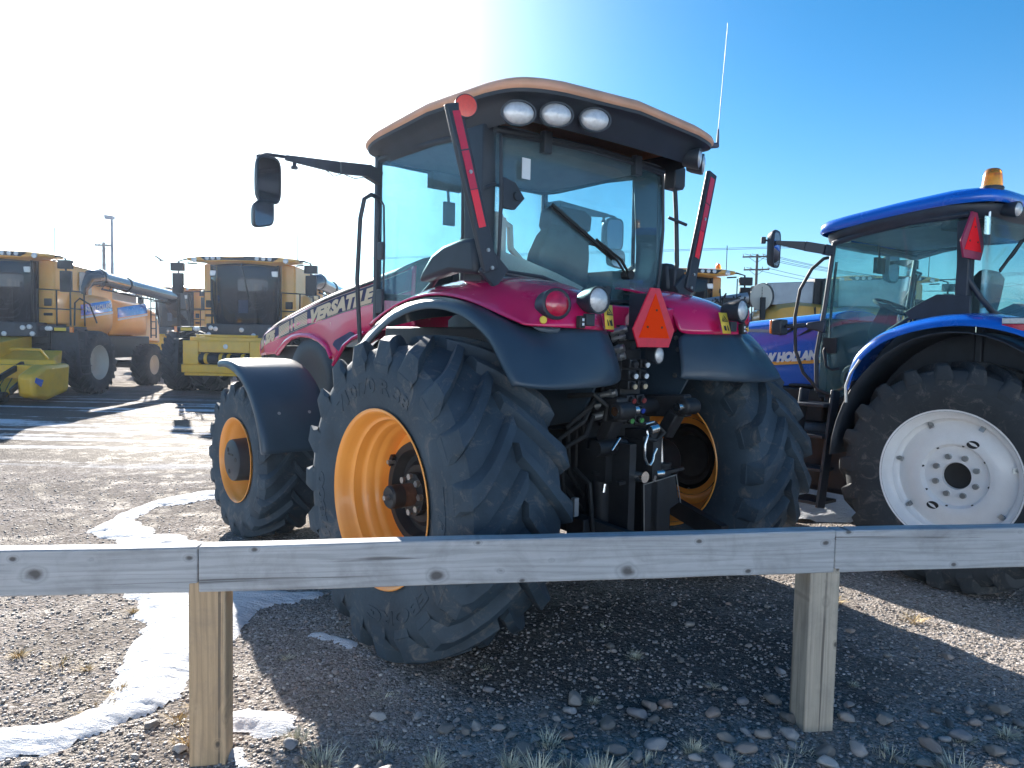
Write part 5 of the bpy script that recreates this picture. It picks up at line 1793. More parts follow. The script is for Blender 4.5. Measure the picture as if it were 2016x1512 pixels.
# ------------------------------------------------------------------ combine harvesters (local +y is the front)
def combine(name, label, loc, rz, duals, header, scale=1.0, beacon=False):
    T = empty(name, loc, rz)
    T.scale = (scale,) * 3
    tag(T, label, 'combine harvester', 'yellow combine harvesters in the yard')
    # body
    b_ = MB()
    b_.box(-1.15, 1.15, -6.6, -.4, 1.0, 1.75)
    b_.box(-1.25, 1.25, -2.2, -.3, 1.5, 2.05)
    b_.cyl((-1.7, -1.2, .95), (1.7, -1.2, .95), .25)
    b_.cyl((-1.3, -5.2, .76), (1.3, -5.2, .76), .14)
    b_.build('chassis', M['iron'], T, bevel=.03)
    b_ = MB()
    b_.loft([[(-1.40, -.32, 2.1), (-1.40, -.32, 3.95), (-1.0, -.28, 3.98), (1.0, -.28, 3.98), (1.40, -.32, 3.95), (1.40, -.32, 2.1)], [(-1.48, -2.0, 2.1), (-1.48, -2.0, 3.85), (-1.1, -2.0, 4.02), (1.1, -2.0, 4.02), (1.48, -2.0, 3.85), (1.48, -2.0, 2.1)], [(-1.48, -3.4, 2.1), (-1.48, -3.4, 3.75), (-1.1, -3.4, 3.95), (1.1, -3.4, 3.95), (1.48, -3.4, 3.75), (1.48, -3.4, 2.1)]])
    tank = b_.build('grain_tank', M['yellow'], T, bevel=.05)
    for s in (-1, 1):
        q = MB()
        q.box(s * 1.22 - .11, s * 1.22 + .11, -.31, -.27, 2.62, 2.84)
        q.box(s * 1.22 - .13, s * 1.22 + .13, -.31, -.275, 2.34, 2.42)
        q.build('latch_recess', M['ink'], tank, bevel=.03)
        q = MB()
        q.box(s * 1.49 - .01, s * 1.49 + .01, -2.1, -1.45, 2.3, 3.72)
        q.build('side_door', M['cream'], tank, bevel=.02)
    b_ = MB()
    b_.box(-1.2, 1.2, -5.6, -3.4, 2.0, 3.3)
    b_.build('engine_hood', M['grey_tin'], T, bevel=.08)
    b_ = MB()
    b_.loft([[(-1.1, -5.4, 1.6), (-1.1, -5.4, 3.1), (1.1, -5.4, 3.1), (1.1, -5.4, 1.6)], [(-1.15, -7.2, 1.5), (-1.1, -7.2, 2.7), (1.1, -7.2, 2.7), (1.15, -7.2, 1.5)], [(-1.0, -7.8, 1.5), (-.95, -7.8, 2.2), (.95, -7.8, 2.2), (1.0, -7.8, 1.5)]])
    b_.build('straw_hood', M['yellow'], T, bevel=.08)
    # bulging side panels with blue flash and lettering
    for s in (-1, 1):
        def side(y0, y1, z0, z1, bulge, n=14, m=9):
            rows = []
            for i in range(n + 1):
                u = i / n
                row = []
                for k in range(m + 1):
                    v = k / m
                    f_ = (1 - abs(2 * u - 1) ** 3.2) ** .5 if 0 < u < 1 else 0
                    h_ = (1 - abs(2 * v - 1) ** 2.6) ** .55 if 0 < v < 1 else 0
                    zt = z0 + (z1 - z0) * v
                    row.append((s * (1.36 + bulge * min(f_, 1) * h_), y0 + (y1 - y0) * u, zt - .12 * u * v))
                rows.append(row)
            return rows
        rows = side(-.95, -3.3, 1.78, 3.18, .40)
        p1_ = MB().grid(rows).build('side_panel', M['yellow'], T, sharp=60)
        rows2 = side(-3.36, -5.9, 1.80, 3.0, .22)
        p2_ = MB().grid(rows2).build('side_panel', M['yellow'], T, sharp=60)
        for p_, y0, y1, z0, z1, bg_ in ((p1_, -.95, -3.3, 1.78, 3.18, .40), (p2_, -3.36, -5.9, 1.80, 3.0, .22)):
            def at(y, z, off):
                u = (y - y0) / (y1 - y0); v = min(.99, max(.01, (z + .12 * u * .6 - z0) / (z1 - z0)))
                f_ = max(0, 1 - abs(2 * u - 1) ** 3.2) ** .5; h_ = max(0, 1 - abs(2 * v - 1) ** 2.6) ** .55
                return (s * (1.36 + bg_ * f_ * h_ + off), y, z)
            q = MB()
            ys = np.linspace(y0 - .25, y1 + .1, 18)
            q.grid([[at(y, 2.32 + .30 * ((y0 - y) / (y0 - y1)) ** .8 + .34 * t, .012) for t in (0, .25, .5, .75, 1)] for y in ys])
            q.build('blue_flash', M['blue'], p_, sharp=70)
            q = MB()
            q.grid([[at(y, 2.30 + .30 * ((y0 - y) / (y0 - y1)) ** .8 - .07 * t, .014) for t in (0, 1)] for y in ys])
            q.build('white_flash', M['paper'], p_, sharp=70)
            if p_ is p1_:
                q = MB()
                if s < 0:
                    fn = lambda u, v, w: at(-1.35 - u, 2.50 + .13 * u + v, .022 + w)
                else:
                    fn = lambda u, v, w: at(-2.95 + u, 2.70 - .13 * u + v, .022 + w)
                q.text('NEW HOLLAND', .21, fn, depth=.004, bold=.008, width=1.55)
                q.build('lettering', M['paper'], p_)
        # platform, rails, ladder, lamps
        b_ = MB()
        b_.box(s * 1.55 - .55, s * 1.55 + .55, -.75, .02, 1.90, 2.03)
        b_.box(s * 1.85 - .28, s * 1.85 + .28, -.02, .06, 1.88, 2.02)
        pf = b_.build('platform', M['black'], T, bevel=.02)
        q = MB(); q.box(s * 1.78 - .17, s * 1.78 + .17, .06, .075, 1.90, 1.99); q.build('amber_reflector', M['sign_yellow'], pf)
        q = MB(); q.box(s * 2.10 - .04, s * 2.10 + .04, .0, .08, 1.86, 2.02); q.build('turn_lamp', M['amber_clear'], pf)
        q = MB()
        for x in (1.5, 1.42):
            q.lathe([(-.02, .07), (.02, .065), (.03, .001)], (s * x, .08, 1.96), (0, 1, 0), 14)
        q.build('lamp', M['lens_white'], pf)
        b_ = MB()
        x0, x1 = s * 1.05, s * 2.02
        b_.tube([(x0, -.05, 2.05), (x0, -.05, 3.10), (x1, -.05, 3.06), (x1, -.05, 2.05)], .026, 6)
        b_.tube([(x0, -.05, 2.55), (x1, -.05, 2.52)], .02, 6)
        b_.tube([(s * 1.62, -.05, 2.05), (s * 1.62, -.05, 3.06)], .022, 6)
        b_.tube([(x1, -.05, 3.06), (x1, -.75, 3.06), (x1, -.78, 2.05)], .026, 6)
        b_.tube([(x1, -.05, 2.55), (x1, -.75, 2.55)], .02, 6)
        b_.tube([(s * 2.10, -.1, 2.05), (s * 2.12, -.1, 2.72), (s * 2.18, -.25, 2.86), (s * 2.30, -.55, 2.70), (s * 2.4, -.75, 2.15)], .024, 6)
        b_.build('guard_rail', M['ink'], T)
        b_ = MB()
        yl = -.15
        for d_ in (0, .5):
            b_.beam((s * 2.12, yl - d_, 1.95), (s * 2.22, yl - d_, .55), .05, .09)
        for k in range(6):
            z = .62 + .25 * k
            b_.box(s * (2.22 - .1 * k / 5) - .09, s * (2.22 - .1 * k / 5) + .09, yl - .5, yl, z, z + .03)
        b_.build('ladder', M['black'], T)
        # mirrors
        b_ = MB()
        b_.tube([(s * 1.45, -.1, 4.02), (s * 1.75, .05, 4.05), (s * 1.98, .1, 3.98), (s * 2.0, .1, 3.2)], .03, 6)
        b_.tube([(s * 1.5, -.1, 3.92), (s * 1.75, .05, 3.93)], .025, 6)
        b_.box(s * 2.0 - .19, s * 2.0 + .19, .06, .22, 3.68, 3.92)
        b_.box(s * 2.0 - .16, s * 2.0 + .16, .06, .16, 3.02, 3.62)
        b_.build('mirror', M['ink'], T, bevel=.03)
        # mudguard box in front of the wheel
        b_ = MB()
        b_.box(s * 1.75 - .5, s * 1.75 + .5, -.5, -.35, .9, 1.88)
        if not duals:
            b_.build('front_panel', M['black'], T, bevel=.03)
            q = MB(); q.box(s * 1.9 - .16, s * 1.9 + .16, -.35, -.34, 1.15, 1.22); q.build('reflector_strip', M['sign_yellow'], T)
            q = MB(); q.box(s * 2.0 - .1, s * 2.0 + .1, -.35, -.335, .95, 1.08); q.build('orange_lamp', M['amber_clear'], T)
    # cab
    b_ = MB()
    ring = lambda z, ys, k: [(-1.0 * k, -.25, z), (-1.0 * k, .05 + ys, z), (-.6 * k, .28 + ys, z), (0, .36 + ys, z), (.6 * k, .28 + ys, z), (1.0 * k, .05 + ys, z), (1.0 * k, -.25, z)]
    b_.loft([ring(2.12, -.12, .93), ring(2.8, .02, .98), ring(3.5, .08, 1.0), ring(3.92, .02, 1.0)], False, False)
    wsn = b_.build('windscreen', M['dark_glass'], T, sharp=60)
    q = MB(); q.box(-.16, .13, .272, .276, 2.45, 2.85); q.build('paper_notice', M['paper'], wsn)
    for s in (-1, 1):
        q = MB(); q.tube([(s * .93, -.05, 2.1), (s * 1.0, .08, 2.9), (s * 1.0, .10, 3.9)], .035, 6); q.build('pillar', M['ink'], wsn)
    q = MB(); q.tube([(0, .40, 3.92), (-.1, .42, 3.5), (-.22, .40, 2.9)], .02, 6); q.build('wiper', M['ink'], wsn)
    q = MB()
    for s in (-1, 1):
        q.box(s * .92 - .10, s * .92 + .10, .16, .2, 3.55, 3.72)
    q.build('cab_lamp', M['lens_white'], wsn, bevel=.02)
    b_ = MB()
    b_.box(-.95, .95, -.3, -.2, 2.1, 3.9)
    b_.box(-.3, .3, -.15, .1, 2.1, 2.5)
    b_.box(-.27, .27, -.18, -.02, 2.5, 3.1)
    b_.tube([(.2 * math.cos(a), .12 + .1 * math.sin(a), 2.72 + .12 * math.sin(a)) for a in np.linspace(0, 2 * PI, 21)[:-1]], .02, 6, closed=True)
    b_.build('cab_interior', M['seat'], T, bevel=.03)
    b_ = MB()
    top = [(-1.62, 3.98), (-1.62, 4.08), (-1.1, 4.14), (0, 4.13), (1.1, 4.14), (1.62, 4.08), (1.62, 3.98), (1.1, 3.93), (.95, 3.87), (0, 3.93), (-.95, 3.87), (-1.1, 3.93)]
    b_.loft([[(u, -.42, z + .02) for u, z in top], [(u, .3 + .22 * (1 - (u / 1.62) ** 2), z) for u, z in top], [(u * .99, .42 + .26 * (1 - (u / 1.62) ** 2), z * .6 + 4.03 * .4) for u, z in top]])
    rf_ = b_.build('roof', M['yellow'], T, bevel=.02)
    q = MB()
    band = [(-1.15, 4.08), (-.5, 4.10), (.5, 4.10), (1.15, 4.08), (1.0, 3.965), (.4, 3.99), (-.4, 3.99), (-1.0, 3.965)]
    q.loft([[(u, .40 + .24 * (1 - (u / 1.62) ** 2), z) for u, z in band], [(u, .46 + .26 * (1 - (u / 1.62) ** 2), z) for u, z in band]])
    q.build('lamp_band', M['ink'], rf_)
    for x in (-.92, -.74, -.56, .56, .74, .92):
        q = MB()
        q.lathe([(0, .06), (.03, .055), (.04, .001)], (x, .46 + .25 * (1 - (x / 1.62) ** 2), 4.035), (0, 1, 0), 14)
        q.build('roof_lamp', M['lens_white'], rf_)
    for s in (-1, 1):
        q = MB(); q.lathe([(0, .08), (.04, .07), (.05, .001)], (s * 1.35, .50, 4.0), (0, 1, 0), 14); q.build('roof_lamp', M['lens_white'], rf_)
    if beacon:
        q = MB()
        q.lathe([(0, .09), (.12, .085), (.2, .05), (.22, .001)], (-1.2, 0, 4.12), (0, 0, 1), 18)
        q.build('beacon', M['lens_amber'], rf_)
    q = MB()
    q.tube([(-1.5, -.2, 4.05), (-1.5, -.2, 4.9)], .012, 5)
    q.build('aerial', M['ink'], rf_)
    # dark sill under the windscreen with lamps
    b_ = MB()
    b_.loft([[(u, y, z) for u, y in ((-1.2, -.3), (-1.15, .15), (-.6, .32), (0, .38), (.6, .32), (1.15, .15), (1.2, -.3))] for z in (1.72, 2.02, 2.13)], True, True)
    sl_ = b_.build('sill', M['black'], T, bevel=.03)
    for x, z in ((-.98, 2.0), (-.82, 1.97), (0, 1.95), (.82, 1.97), (.98, 2.0), (-1.05, 1.80), (-.35, 1.79), (1.05, 1.80)):
        q = MB(); q.lathe([(-.05, .075), (.02, .07), (.035, .001)], (x, .37 - .17 * x * x, z), (0, 1, 0), 14); q.build('lamp', M['lens_white'], sl_)
    # unloading auger folded back along the left side
    b_ = MB()
    b_.tube([(-1.3, -1.7, 2.6), (-1.32, -1.7, 3.25), (-1.45, -1.95, 3.55), (-1.55, -2.4, 3.62)], .27, 16)
    b_.tube([(-1.55, -2.3, 3.62), (-1.62, -5, 3.44), (-1.68, -7.6, 3.28)], .23, 18)
    b_.tube([(-1.55, -2.4, 3.62), (-1.56, -2.52, 3.61)], .29, 18)
    b_.tube([(-1.60, -4.0, 3.51), (-1.60, -4.1, 3.5)], .26, 18)
    au = b_.build('unload_auger', M['pipe'], T, sharp=50)
    q = MB()
    q.loft([[(-1.95, -7.4, 3.55), (-1.4, -7.4, 3.55), (-1.4, -7.4, 2.9), (-1.95, -7.4, 2.7)], [(-1.9, -7.9, 3.5), (-1.45, -7.9, 3.5), (-1.45, -8.1, 2.5), (-1.95, -8.1, 2.4)]])
    q.build('spout', M['ink'], au)
    q = MB()
    for z, y0, y1 in ((3.30, -2.6, -7.3),):
        q.tube([(-1.55, y0, z - .03), (-1.62, y1, z - .27)], .03, 6)
        for k in range(12):
            y = y0 + (y1 - y0) * k / 11
            q.tube([(-1.56, y, z - .03 - .24 * k / 11), (-1.58, y - .1, z + .12 - .24 * k / 11)], .018, 5)
    q.build('support_rail', M['ink'], au)
    # rear ladder
    q = MB()
    for d_ in (0, .4):
        q.tube([(-1.5, -6.0 - d_, 1.7), (-1.5, -6.0 - d_, 3.2)], .025, 6)
    for k in range(6):
        q.tube([(-1.5, -6.0, 1.8 + .25 * k), (-1.5, -6.4, 1.8 + .25 * k)], .02, 6)
    q.build('rear_ladder', M['ink'], T)

    # wheels
    def big(w):
        tyre_shape(.97, .80 if duals else .66, .52, .26, 22, .055, .06, .036, n=56).build('tyre', M['tyre_dark'], w, sharp=32)
        r_ = MB()
        r_.lathe([(-.27, .53), (-.275, .515), (-.2, .48), (-.12, .46), (-.05, .42), (.0, .30), (-.06, .2), (-.06, .001)], n=40, start=(0, 1, 0))
        r_.lathe([(.0, .4), (.2, .48), (.275, .53)], n=40, start=(0, 1, 0))
        r_.build('rim', M['cream'], w)

    def small(w):
        tyre_shape(.76, .58, .34, .24, 18, .045, .05, .03, n=48).build('tyre', M['tyre_dark'], w, sharp=32)
        r_ = MB()
        r_.lathe([(-.25, .35), (-.255, .335), (-.18, .30), (-.12, .2), (-.16, .12), (-.2, .001)], n=32, start=(0, 1, 0))
        r_.build('rim', M['cream'], w)
    spots = []
    for s in (-1, 1):
        spots.append((s * 1.50, -1.2, .955, s))
        if duals: spots.append((s * 2.38, -1.2, .955, s))
    if not duals:
        spots = [(x * 1.30, y, z, s) for x, y, z, s in spots]
    place_wheels(T, spots, big)
    place_wheels(T, [(-1.75, -5.2, .745, -1), (1.75, -5.2, .745, 1)], small)
    # feeder house
    b_ = MB()
    b_.loft([[(-.8, -.2, 1.1), (.8, -.2, 1.1), (.8, -.2, 1.75), (-.8, -.2, 1.75)], [(-.8, 1.55, .75), (.8, 1.55, .75), (.8, 1.55, 1.5), (-.8, 1.55, 1.5)]])
    b_.build('feeder_house', M['yellow2'], T, bevel=.03)
    if header == 'face':
        b_ = MB()
        b_.box(-1.22, 1.22, 1.45, 1.72, .72, .95)
        b_.box(-1.16, -.72, 1.5, 1.75, .95, 1.62)
        b_.box(.72, 1.16, 1.5, 1.75, .95, 1.62)
        b_.box(-.72, .72, 1.5, 1.75, 1.30, 1.62)
        b_.box(-1.0, 1.0, 1.45, 1.65, 1.62, 1.73)
        b_.box(-.85, .85, 1.4, 1.6, 1.73, 1.80)
        b_.box(-1.10, 1.10, 1.55, 1.80, .64, .72)
        fa = b_.build('adapter_frame', M['yellow2'], T, bevel=.02)
        q = MB(); q.box(-.74, .74, 1.52, 1.56, .94, 1.31); q.build('opening', M['ink'], fa)
        q = MB(); q.cyl((-.72, 1.64, 1.12), (.72, 1.64, 1.12), .13, n=20)
        q.build('drum', M['iron'], fa)
        q = MB()
        for x in (-.52, -.12, .10, .52):
            q.lathe([(-.05, .10), (-.045, .145), (.0, .16), (.045, .145), (.05, .10)], (x, 1.64, 1.12), (1, 0, 0), 16)
        q.build('feed_finger', M['yellow2'], fa)
        q = MB(); q.lathe([(0, .07), (.02, .065), (.025, .001)], (-.05, 1.75, 1.47), (0, 1, 0), 14); q.build('emblem', M['steel'], fa)
    if header == 'pickup':
        b_ = MB()
        b_.loft([[(x, y, z) for y, z in ((1.5, .35), (1.45, 1.05), (1.55, 1.12), (1.9, .42))] for x in (-2.55, 2.3)])
        b_.loft([[(-2.1, .5, 1.35), (2.0, .5, 1.35), (2.0, .55, 1.0), (-2.1, .55, 1.0)], [(-2.3, 1.4, 1.05), (2.2, 1.4, 1.05), (2.2, 1.5, .6), (-2.3, 1.5, .6)]])
        b_.box(-2.4, 2.2, 1.55, 2.0, .62, .98)
        hd = b_.build('pickup_header', M['yellow2'], T, bevel=.03)
        q = MB()
        q.loft([[(-2.30 - w * .5, 1.3, .25), (-2.30 - w * .5, 1.2, 1.02), (-2.30 - w * .5, 2.3, .98), (-2.30 - w * .5, 2.85, .75), (-2.30 - w * .5, 2.8, .2), (-2.30 - w * .5, 2.2, .08)] for w in (0, .3, .55, .9)])
        q.build('end_shield', M['yellow2'], hd, bevel=.10)
        q = MB()
        q.prism([(2.55, .45), (2.45, .62), (2.85 - .1, .70), (2.80, .58)], lambda u, v, w: (-2.755 - w, u, v), .01)
        q.build('blue_flash', M['blue'], hd)
        q = MB()
        rows = [[(x, 1.9 + .95 * t, .62 - .42 * t + .05 * math.sin(PI * t)) for t in np.linspace(0, 1, 8)] for x in (-2.05, 2.2)]
        q.grid(rows)
        q.build('belt', M['yellow2'], hd, solid=.03)
        q = MB()
        for k in range(22):
            x = -2.0 + k * .2
            q.tube([(x, 2.9, .18), (x + .15, 2.5, .42), (x + .35, 2.0, .63)], .012, 5)
        q.cyl((-2.05, 2.85, .2), (2.2, 2.85, .2), .13, n=16)
        q.cyl((-2.05, 2.9, .2), (2.2, 2.9, .2), .06, n=12)
        q.build('tine_reel', M['ink'], hd)
        q = MB()
        for x in (-.9, .9):
            q.tube([(x, 2.0, .65), (x, 2.15, .95), (x, 2.35, .9), (x, 2.5, .5), (x, 2.35, .35)], .02, 6)
        q.build('hoop', M['yellow2'], hd)
        q = MB()
        q.beam((-1.75, 1.7, 1.0), (-1.72, 2.9, .55), .09, .14)
        q.beam((-1.35, 2.9, .3), (-.95, 2.2, .75), .06, .10)
        q.beam((-1.72, 2.8, .6), (-1.35, 2.8, .6), .08, .08)
        q.beam((-1.72, 2.8, 1.0), (-1.72, 3.1, .3), .07, .12)
        q.beam((-2.3, 2.0, .9), (-2.3, 3.05, .35), .06, .14)
        q.build('gauge_arm', M['ink'], hd, bevel=.01)
        q = MB()
        q.lathe([(-.14, .2), (-.15, .28), (-.11, .315), (.11, .315), (.15, .28), (.14, .2)], (-1.80, 3.15, .31), (1, 0, 0), 28)
        q.lathe([(-.10, .001), (-.12, .19), (.12, .19), (.10, .001)], (-1.80, 3.15, .31), (1, 0, 0), 20)
        q.build('gauge_wheel', M['tyre_dark'], hd)
        q = MB()
        q.tube([(-1.2, .9, 1.38), (-1.2, 1.35, 1.38), (-2.0, 1.35, 1.38), (-2.15, 1.1, 1.0)], .035, 6)
        q.build('pipe_guard', M['yellow2'], hd)
        q = MB()
        q.tube([(.4, 1.55, 1.10), (.3, 1.35, 1.35), (-.6, 1.35, 1.35), (-.8, 1.55, 1.10)], .03, 6)
        q.build('hold_down', M['ink'], hd)
    return T


combine('combine_harvester', 'yellow combine with wide pickup header at the left edge of the yard', (-14.2, 20.9, 0), R(180), False, 'pickup', .955)
combine('combine_harvester', 'yellow combine on dual front wheels facing out beyond the red tractor hood', (-8.1, 22.9, 0), R(180), True, 'face')
combine('combine_harvester', 'yellow combine half hidden behind the long auger of the leftmost combine', (-16.4, 36.5, 0), R(160), False, 'face', .97)
combine('combine_harvester', 'yellow combine with orange roof beacon showing behind the red tractor cab', (4.75, 22.0, 0), R(180), False, 'face', .96, True)
combine('combine_harvester', 'yellow combine seen faintly through the blue tractor cab glass', (11.6, 24.0, 0), R(172), False, 'face', .98)


# big yellow machine seen from its side between the two tractors
CX = empty('combine_harvester', (7.2, 19.6, 0), R(180))
tag(CX, 'yellow machine with grey tank and round end disc seen between the tractors', 'combine harvester')
# local: x to image left, y toward the camera
b_ = MB()
b_.box(-3.6, 1.2, -2.2, -.4, 1.0, 1.8)
b_.build('chassis', M['iron'], CX, bevel=.03)
prof = [(.85, 2.15), (.72, 2.45), (.5, 2.75), (.2, 2.92), (-.3, 2.99), (-.9, 2.95), (-1.4, 2.88), (-3.6, 2.85)]
rings = []
for x, zt in prof:
    rings.append([(x, -2.0, 1.7), (x, -1.95, zt - .1), (x, -1.7, zt), (x, -.5, zt), (x, -.12, zt - .12), (x, 0, zt - .45), (x, -.02, 1.9), (x, -.2, 1.7)])
cb = MB().loft(rings).build('body_panel', M['yellow'], CX, sharp=50)
q = MB()
q.tube([(-.62, .01, 1.8), (-.62, .0, 2.5), (-.62, -.12, 2.85)], .012, 5)
q.build('seam', M['ink'], cb)
q = MB()
rows = []
for x in np.linspace(1.5, -.1, 22):
    zt = 2.46 - .22 * max(0, (.55 - x)) ** 1.5 - .10 * (x - .55) * (x > .55)
    rows.append([(x, .06, zt), (x, .09, zt - .2), (x, .09, zt - .55), (x, .05, zt - .8)])
q.grid(rows)
nb = q.build('blue_side', M['blue'], CX, solid=.02)
q = MB()
q.text('NEW HOLLAND', .17, lambda u, v, w: (1.25 - u, .115 + w, 2.255 - .06 * (u - .35) ** 2 * 3 + v - .04 * u), depth=.004, bold=.008, width=1.02)
q.build('lettering', M['paper'], nb)
q = MB()
q.lathe([(0, .09), (.02, .08), (.025, .001)], (.02, .10, 2.20), (0, 1, 0), 20)
q.build('emblem', M['paper'], nb)
q = MB()
q.grid([[(x, .12, 2.16 - .05 * (1.45 - x)), (x, .12, 2.10 - .12 * (1.45 - x))] for x in np.linspace(1.45, .3, 8)])
q.build('gold_flash', M['yellow'], nb)
b_ = MB()
b_.loft([[(x, y, z) for y, z in ((-1.9, 2.9), (-1.9, 3.48 + (.5 - x) * .05), (-.5, 3.48 + (.5 - x) * .05), (-.5, 2.9))] for x in (.5, -.9, -.91, -3.4)])
b_.build('grey_tank', M['grey_tin'], CX, bevel=.02)
b_ = MB()
b_.lathe([(-.16, .36), (-.03, .36), (.0, .355), (.01, .001)], (.66, -.45, 3.10), (.35, 1, 0), 40, sx=.78, start=(1, -.35, 0))
dk = b_.build('end_disc', M['cream'], CX, sharp=50)
q = MB()
q.lathe([(-.3, .37), (-.05, .375)], (.62, -.45, 3.10), (.35, 1, 0), 40, sx=.78, start=(1, -.35, 0))
for k in range(9):
    q.box(.635, .655, -.43, -.42, 3.02 + .04 * k, 3.04 + .04 * k)
q.beam((.66, -.3, 3.08), (.66, -.28, 2.5), .12, .1)
q.build('drum_edge', M['ink'], dk)
b_ = MB()
b_.loft([[(-.72, -.45, 2.85), (-1.4, -.45, 2.85), (-1.4, -1.2, 2.85), (-.72, -1.2, 2.85)], [(-.75, -.45, 3.62), (-1.4, -.45, 3.62), (-1.4, -1.2, 3.62), (-.75, -1.2, 3.62)]])
b_.tube([(-.95, -.38, 2.9), (-.95, -.38, 3.55)], .05, 8)
b_.build('air_intake', M['ink'], CX, bevel=.03)
b_ = MB()
b_.tube([(-.6, .02, 1.8), (-.6, .02, 2.85)], .018, 5)
b_.tube([(-.85, .1, 1.8), (-.85, .1, 3.0), (-1.1, .1, 3.0)], .02, 5)
b_.tube([(-.85, .1, 2.4), (-1.1, .1, 2.4)], .016, 5)
for x in (2.1, 1.75, 1.4):
    b_.tube([(x, .2, 2.1), (x, .2, 2.85), (x - .1, .2, 2.92), (x - .22, .2, 2.85), (x - .22, .2, 2.1)], .02, 6)
for z in (2.3, 2.6):
    b_.tube([(2.2, .2, z), (1.1, .2, z)], .016, 5)
b_.tube([(1.1, .2, 1.9), (1.1, .2, 2.82), (1.5, .2, 2.82)], .018, 5)
b_.build('guard_rail', M['ink'], CX)
b_ = MB()
b_.tube([(2.75, -.6, 2.80), (1.0, -.5, 3.08)], .14, 14)
b_.build('auger_tube', M['grey_tin'], CX)
b_ = MB()
for k in range(16):
    x, z = random.uniform(1.1, 2.0), random.uniform(2.75, 3.2)
    b_.tube([(x, -.35, z), (x + random.uniform(-.3, .3), -.35, z + random.uniform(-.35, .2)), (x + random.uniform(-.2, .2), -.3, z - .4)], .022, 5)
b_.box(1.25, 1.7, -.6, -.3, 2.65, 3.05)
b_.build('hinge_works', M['ink'], CX)
b_ = MB()
b_.tube([(1.35, -.3, 1.9), (1.35, -.3, 3.55)], .016, 5)
b_.build('marker_rod', M['ink'], CX)


# ------------------------------------------------------------------ poles, wires, bird
def utility_pole(x, y, h, label, arm_rot):
    T = empty('utility_pole', (x, y, 0), arm_rot)
    tag(T, label, 'utility pole')
    b_ = MB(); b_.cyl((0, 0, -.3), (0, 0, h), .17, .12, 12); b_.build('pole', M['pole_wood'], T)
    for z, L in ((h - .25, 1.35), (h - 1.5, 1.2)) if h > 9.5 else ((h - .25, .62),):
        q = MB(); q.box(-L, L, -.2, -.08, z - .07, z + .07)
        q.tube([(-L * .6, -.14, z), (0, -.14, z - .6), (L * .6, -.14, z)], .025, 5)
        ca_ = q.build('crossarm', M['pole_wood'], T)
        for k in (-.95, -.45, .45, .95):
            q = MB(); q.lathe([(0, .03), (.08, .05), (.13, .04), (.18, .05), (.22, .001)], (k * L, -.14, z + .07), (0, 0, 1), 10); q.build('insulator', M['grey_tin'], ca_)
    return T


utility_pole(-32.45, 60, 8.8, 'timber utility pole with one crossarm beside the lamp mast at left', R(8))
utility_pole(23.6, 74, 10.6, 'timber utility pole with two crossarms and wires between the tractors', R(-25))
lp = tag(empty('street_lamp', (-28.35, 53.5, 0)), 'tall slim lamp mast standing behind the left combine', 'lamp mast')
b_ = MB(); b_.cyl((0, 0, 0), (0, 0, 9.7), .13, .08, 12); b_.build('mast', M['pole_steel'], lp)
b_ = MB(); b_.loft([[(-.42, -.2, 9.65), (.12, -.2, 9.65), (.12, .2, 9.65), (-.42, .2, 9.65)], [(-.48, -.2, 9.95), (.14, -.2, 9.88), (.14, .2, 9.88), (-.48, .2, 9.95)]]); b_.build('lamp_head', M['pole_steel'], lp, bevel=.03)


def wire(a, c, sag, n=18):
    a, c = Vector(a), Vector(c)
    return [a.lerp(c, k / n) - Vector((0, 0, sag * 4 * (k / n) * (1 - k / n))) for k in range(n + 1)]


b_ = MB()
for dx, z in ((-1.2, 10.6), (-.5, 10.62), (.5, 10.62), (1.2, 10.6), (-1.0, 9.3), (1.0, 9.3)):
    b_.tube(wire((23.6 + dx, 74, z), (64 + dx, 96, z + 1), 1.6) + wire((64 + dx, 96, z + 1), (150 + dx, 142, z + 1), 2.4)[1:], .022, 4)
tag(b_.build('power_line', M['ink']), 'sagging thin wires running right from the pole between the tractors', 'power line')
b_ = MB()
for z in (0, .14):
    b_.tube(wire((-106, 124, 11.0 + z), (194, 16, 14.2 + z), .9, 40), .022, 4)
tag(b_.build('overhead_cable', M['pole_steel']), 'thin overhead cables crossing the sky behind the two tractors', 'power line')

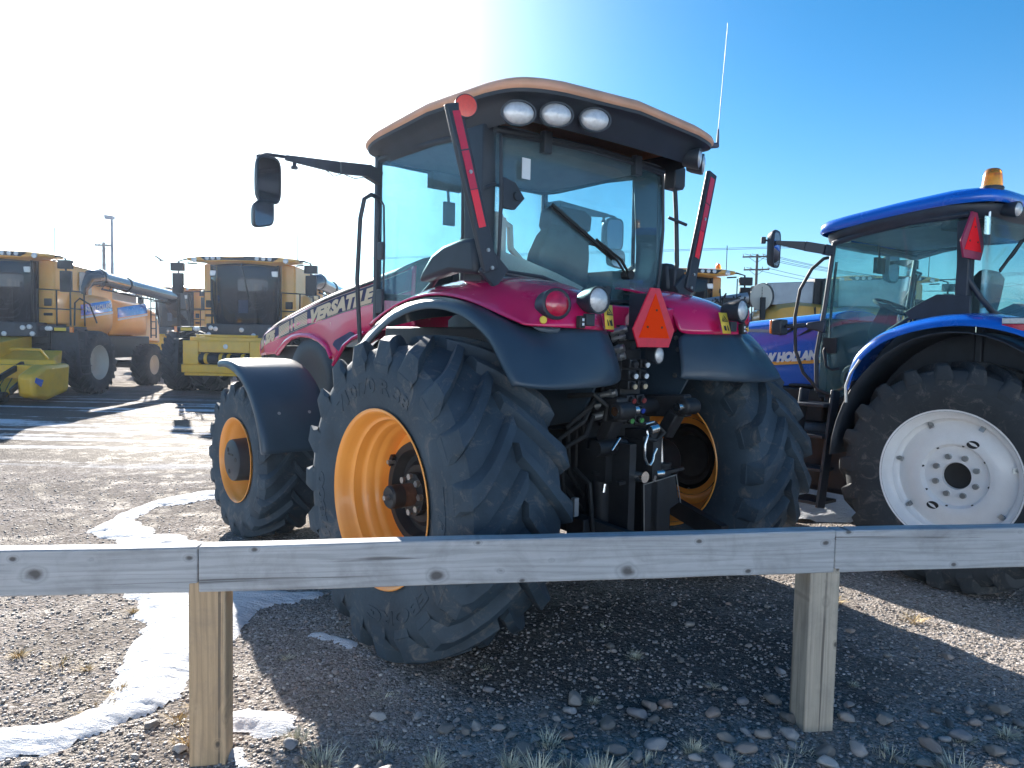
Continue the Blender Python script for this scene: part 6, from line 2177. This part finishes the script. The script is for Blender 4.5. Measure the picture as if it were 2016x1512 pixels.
b_ = MB()
b_.tube([(-.10, 0, 0), (-.03, 0, .012), (.07, 0, .01), (.12, 0, .02), (.15, 0, .015)], [.012, .035, .035, .022, .004], 8)
b_.add([(-.02, 0, .03), (.08, 0, .03), (.02, .2, .16), (-.10, .34, .20)], [(0, 1, 2, 3)])
b_.add([(-.02, 0, .03), (.08, 0, .03), (.02, -.2, .14), (-.10, -.34, .12)], [(3, 2, 1, 0)])
bd = b_.build('bird', M['ink'], solid=.006)
p_ = Vector((-16.5, 35.4, 5.15))
bd.location = p_
bd.rotation_euler = (R(20), R(-25), R(60))
tag(bd, 'small dark bird flying in the white sky above the left combines', 'bird')


# ------------------------------------------------------------------ unseen hall added behind the camera to reflect fill light
HB = tag(empty('fill_hall', (6, -17, 0)), 'long pale steel hall, unseen, added behind the camera to reflect fill light', 'fill_hall')
M['fill_cladding'] = pm('pale_fill_cladding', (.44, .55, .68), .55, 0, 0, .03, 1)
b_ = MB(); b_.box(-34, 34, -14, 0, 0, 7.2); b_.build('wall', M['fill_cladding'], HB)
b_ = MB(); b_.prism([(-14.6, 7.0), (-14.6, 7.3), (-7, 9.4), (.5, 7.3), (.5, 7.0)], lambda u, v, w: (-34.4 + w, u, v), 68.8); b_.build('roof', M['grey_tin'], HB)
for x in (-20, -8, 4):
    b_ = MB(); b_.box(x - 2.2, x + 2.2, .0, .06, .0, 4.4); b_.build('door', M['paper'], HB, bevel=.02)
for x in (12, 17, 22):
    b_ = MB(); b_.box(x - 1.6, x + 1.6, .0, .05, .9, 2.9); b_.build('window', M['dark_glass'], HB)


# ------------------------------------------------------------------ thin haze added over the yard in place of lens glare
m, n, l, b = newmat('glare_haze')
n.remove(b)
pv = n.new('ShaderNodeVolumePrincipled')
pv.inputs['Color'].default_value = (.60, .74, 1.0, 1)
pv.inputs['Density'].default_value = .00042
pv.inputs['Anisotropy'].default_value = .78
l.new(pv.outputs[0], n['Material Output'].inputs['Volume'])
hz = MB().box(-510, 510, -70, 910, -1, 12.5).build('haze', m)
tag(hz, kind='stuff', label='thin haze added over the whole yard in place of lens glare', cat='haze')
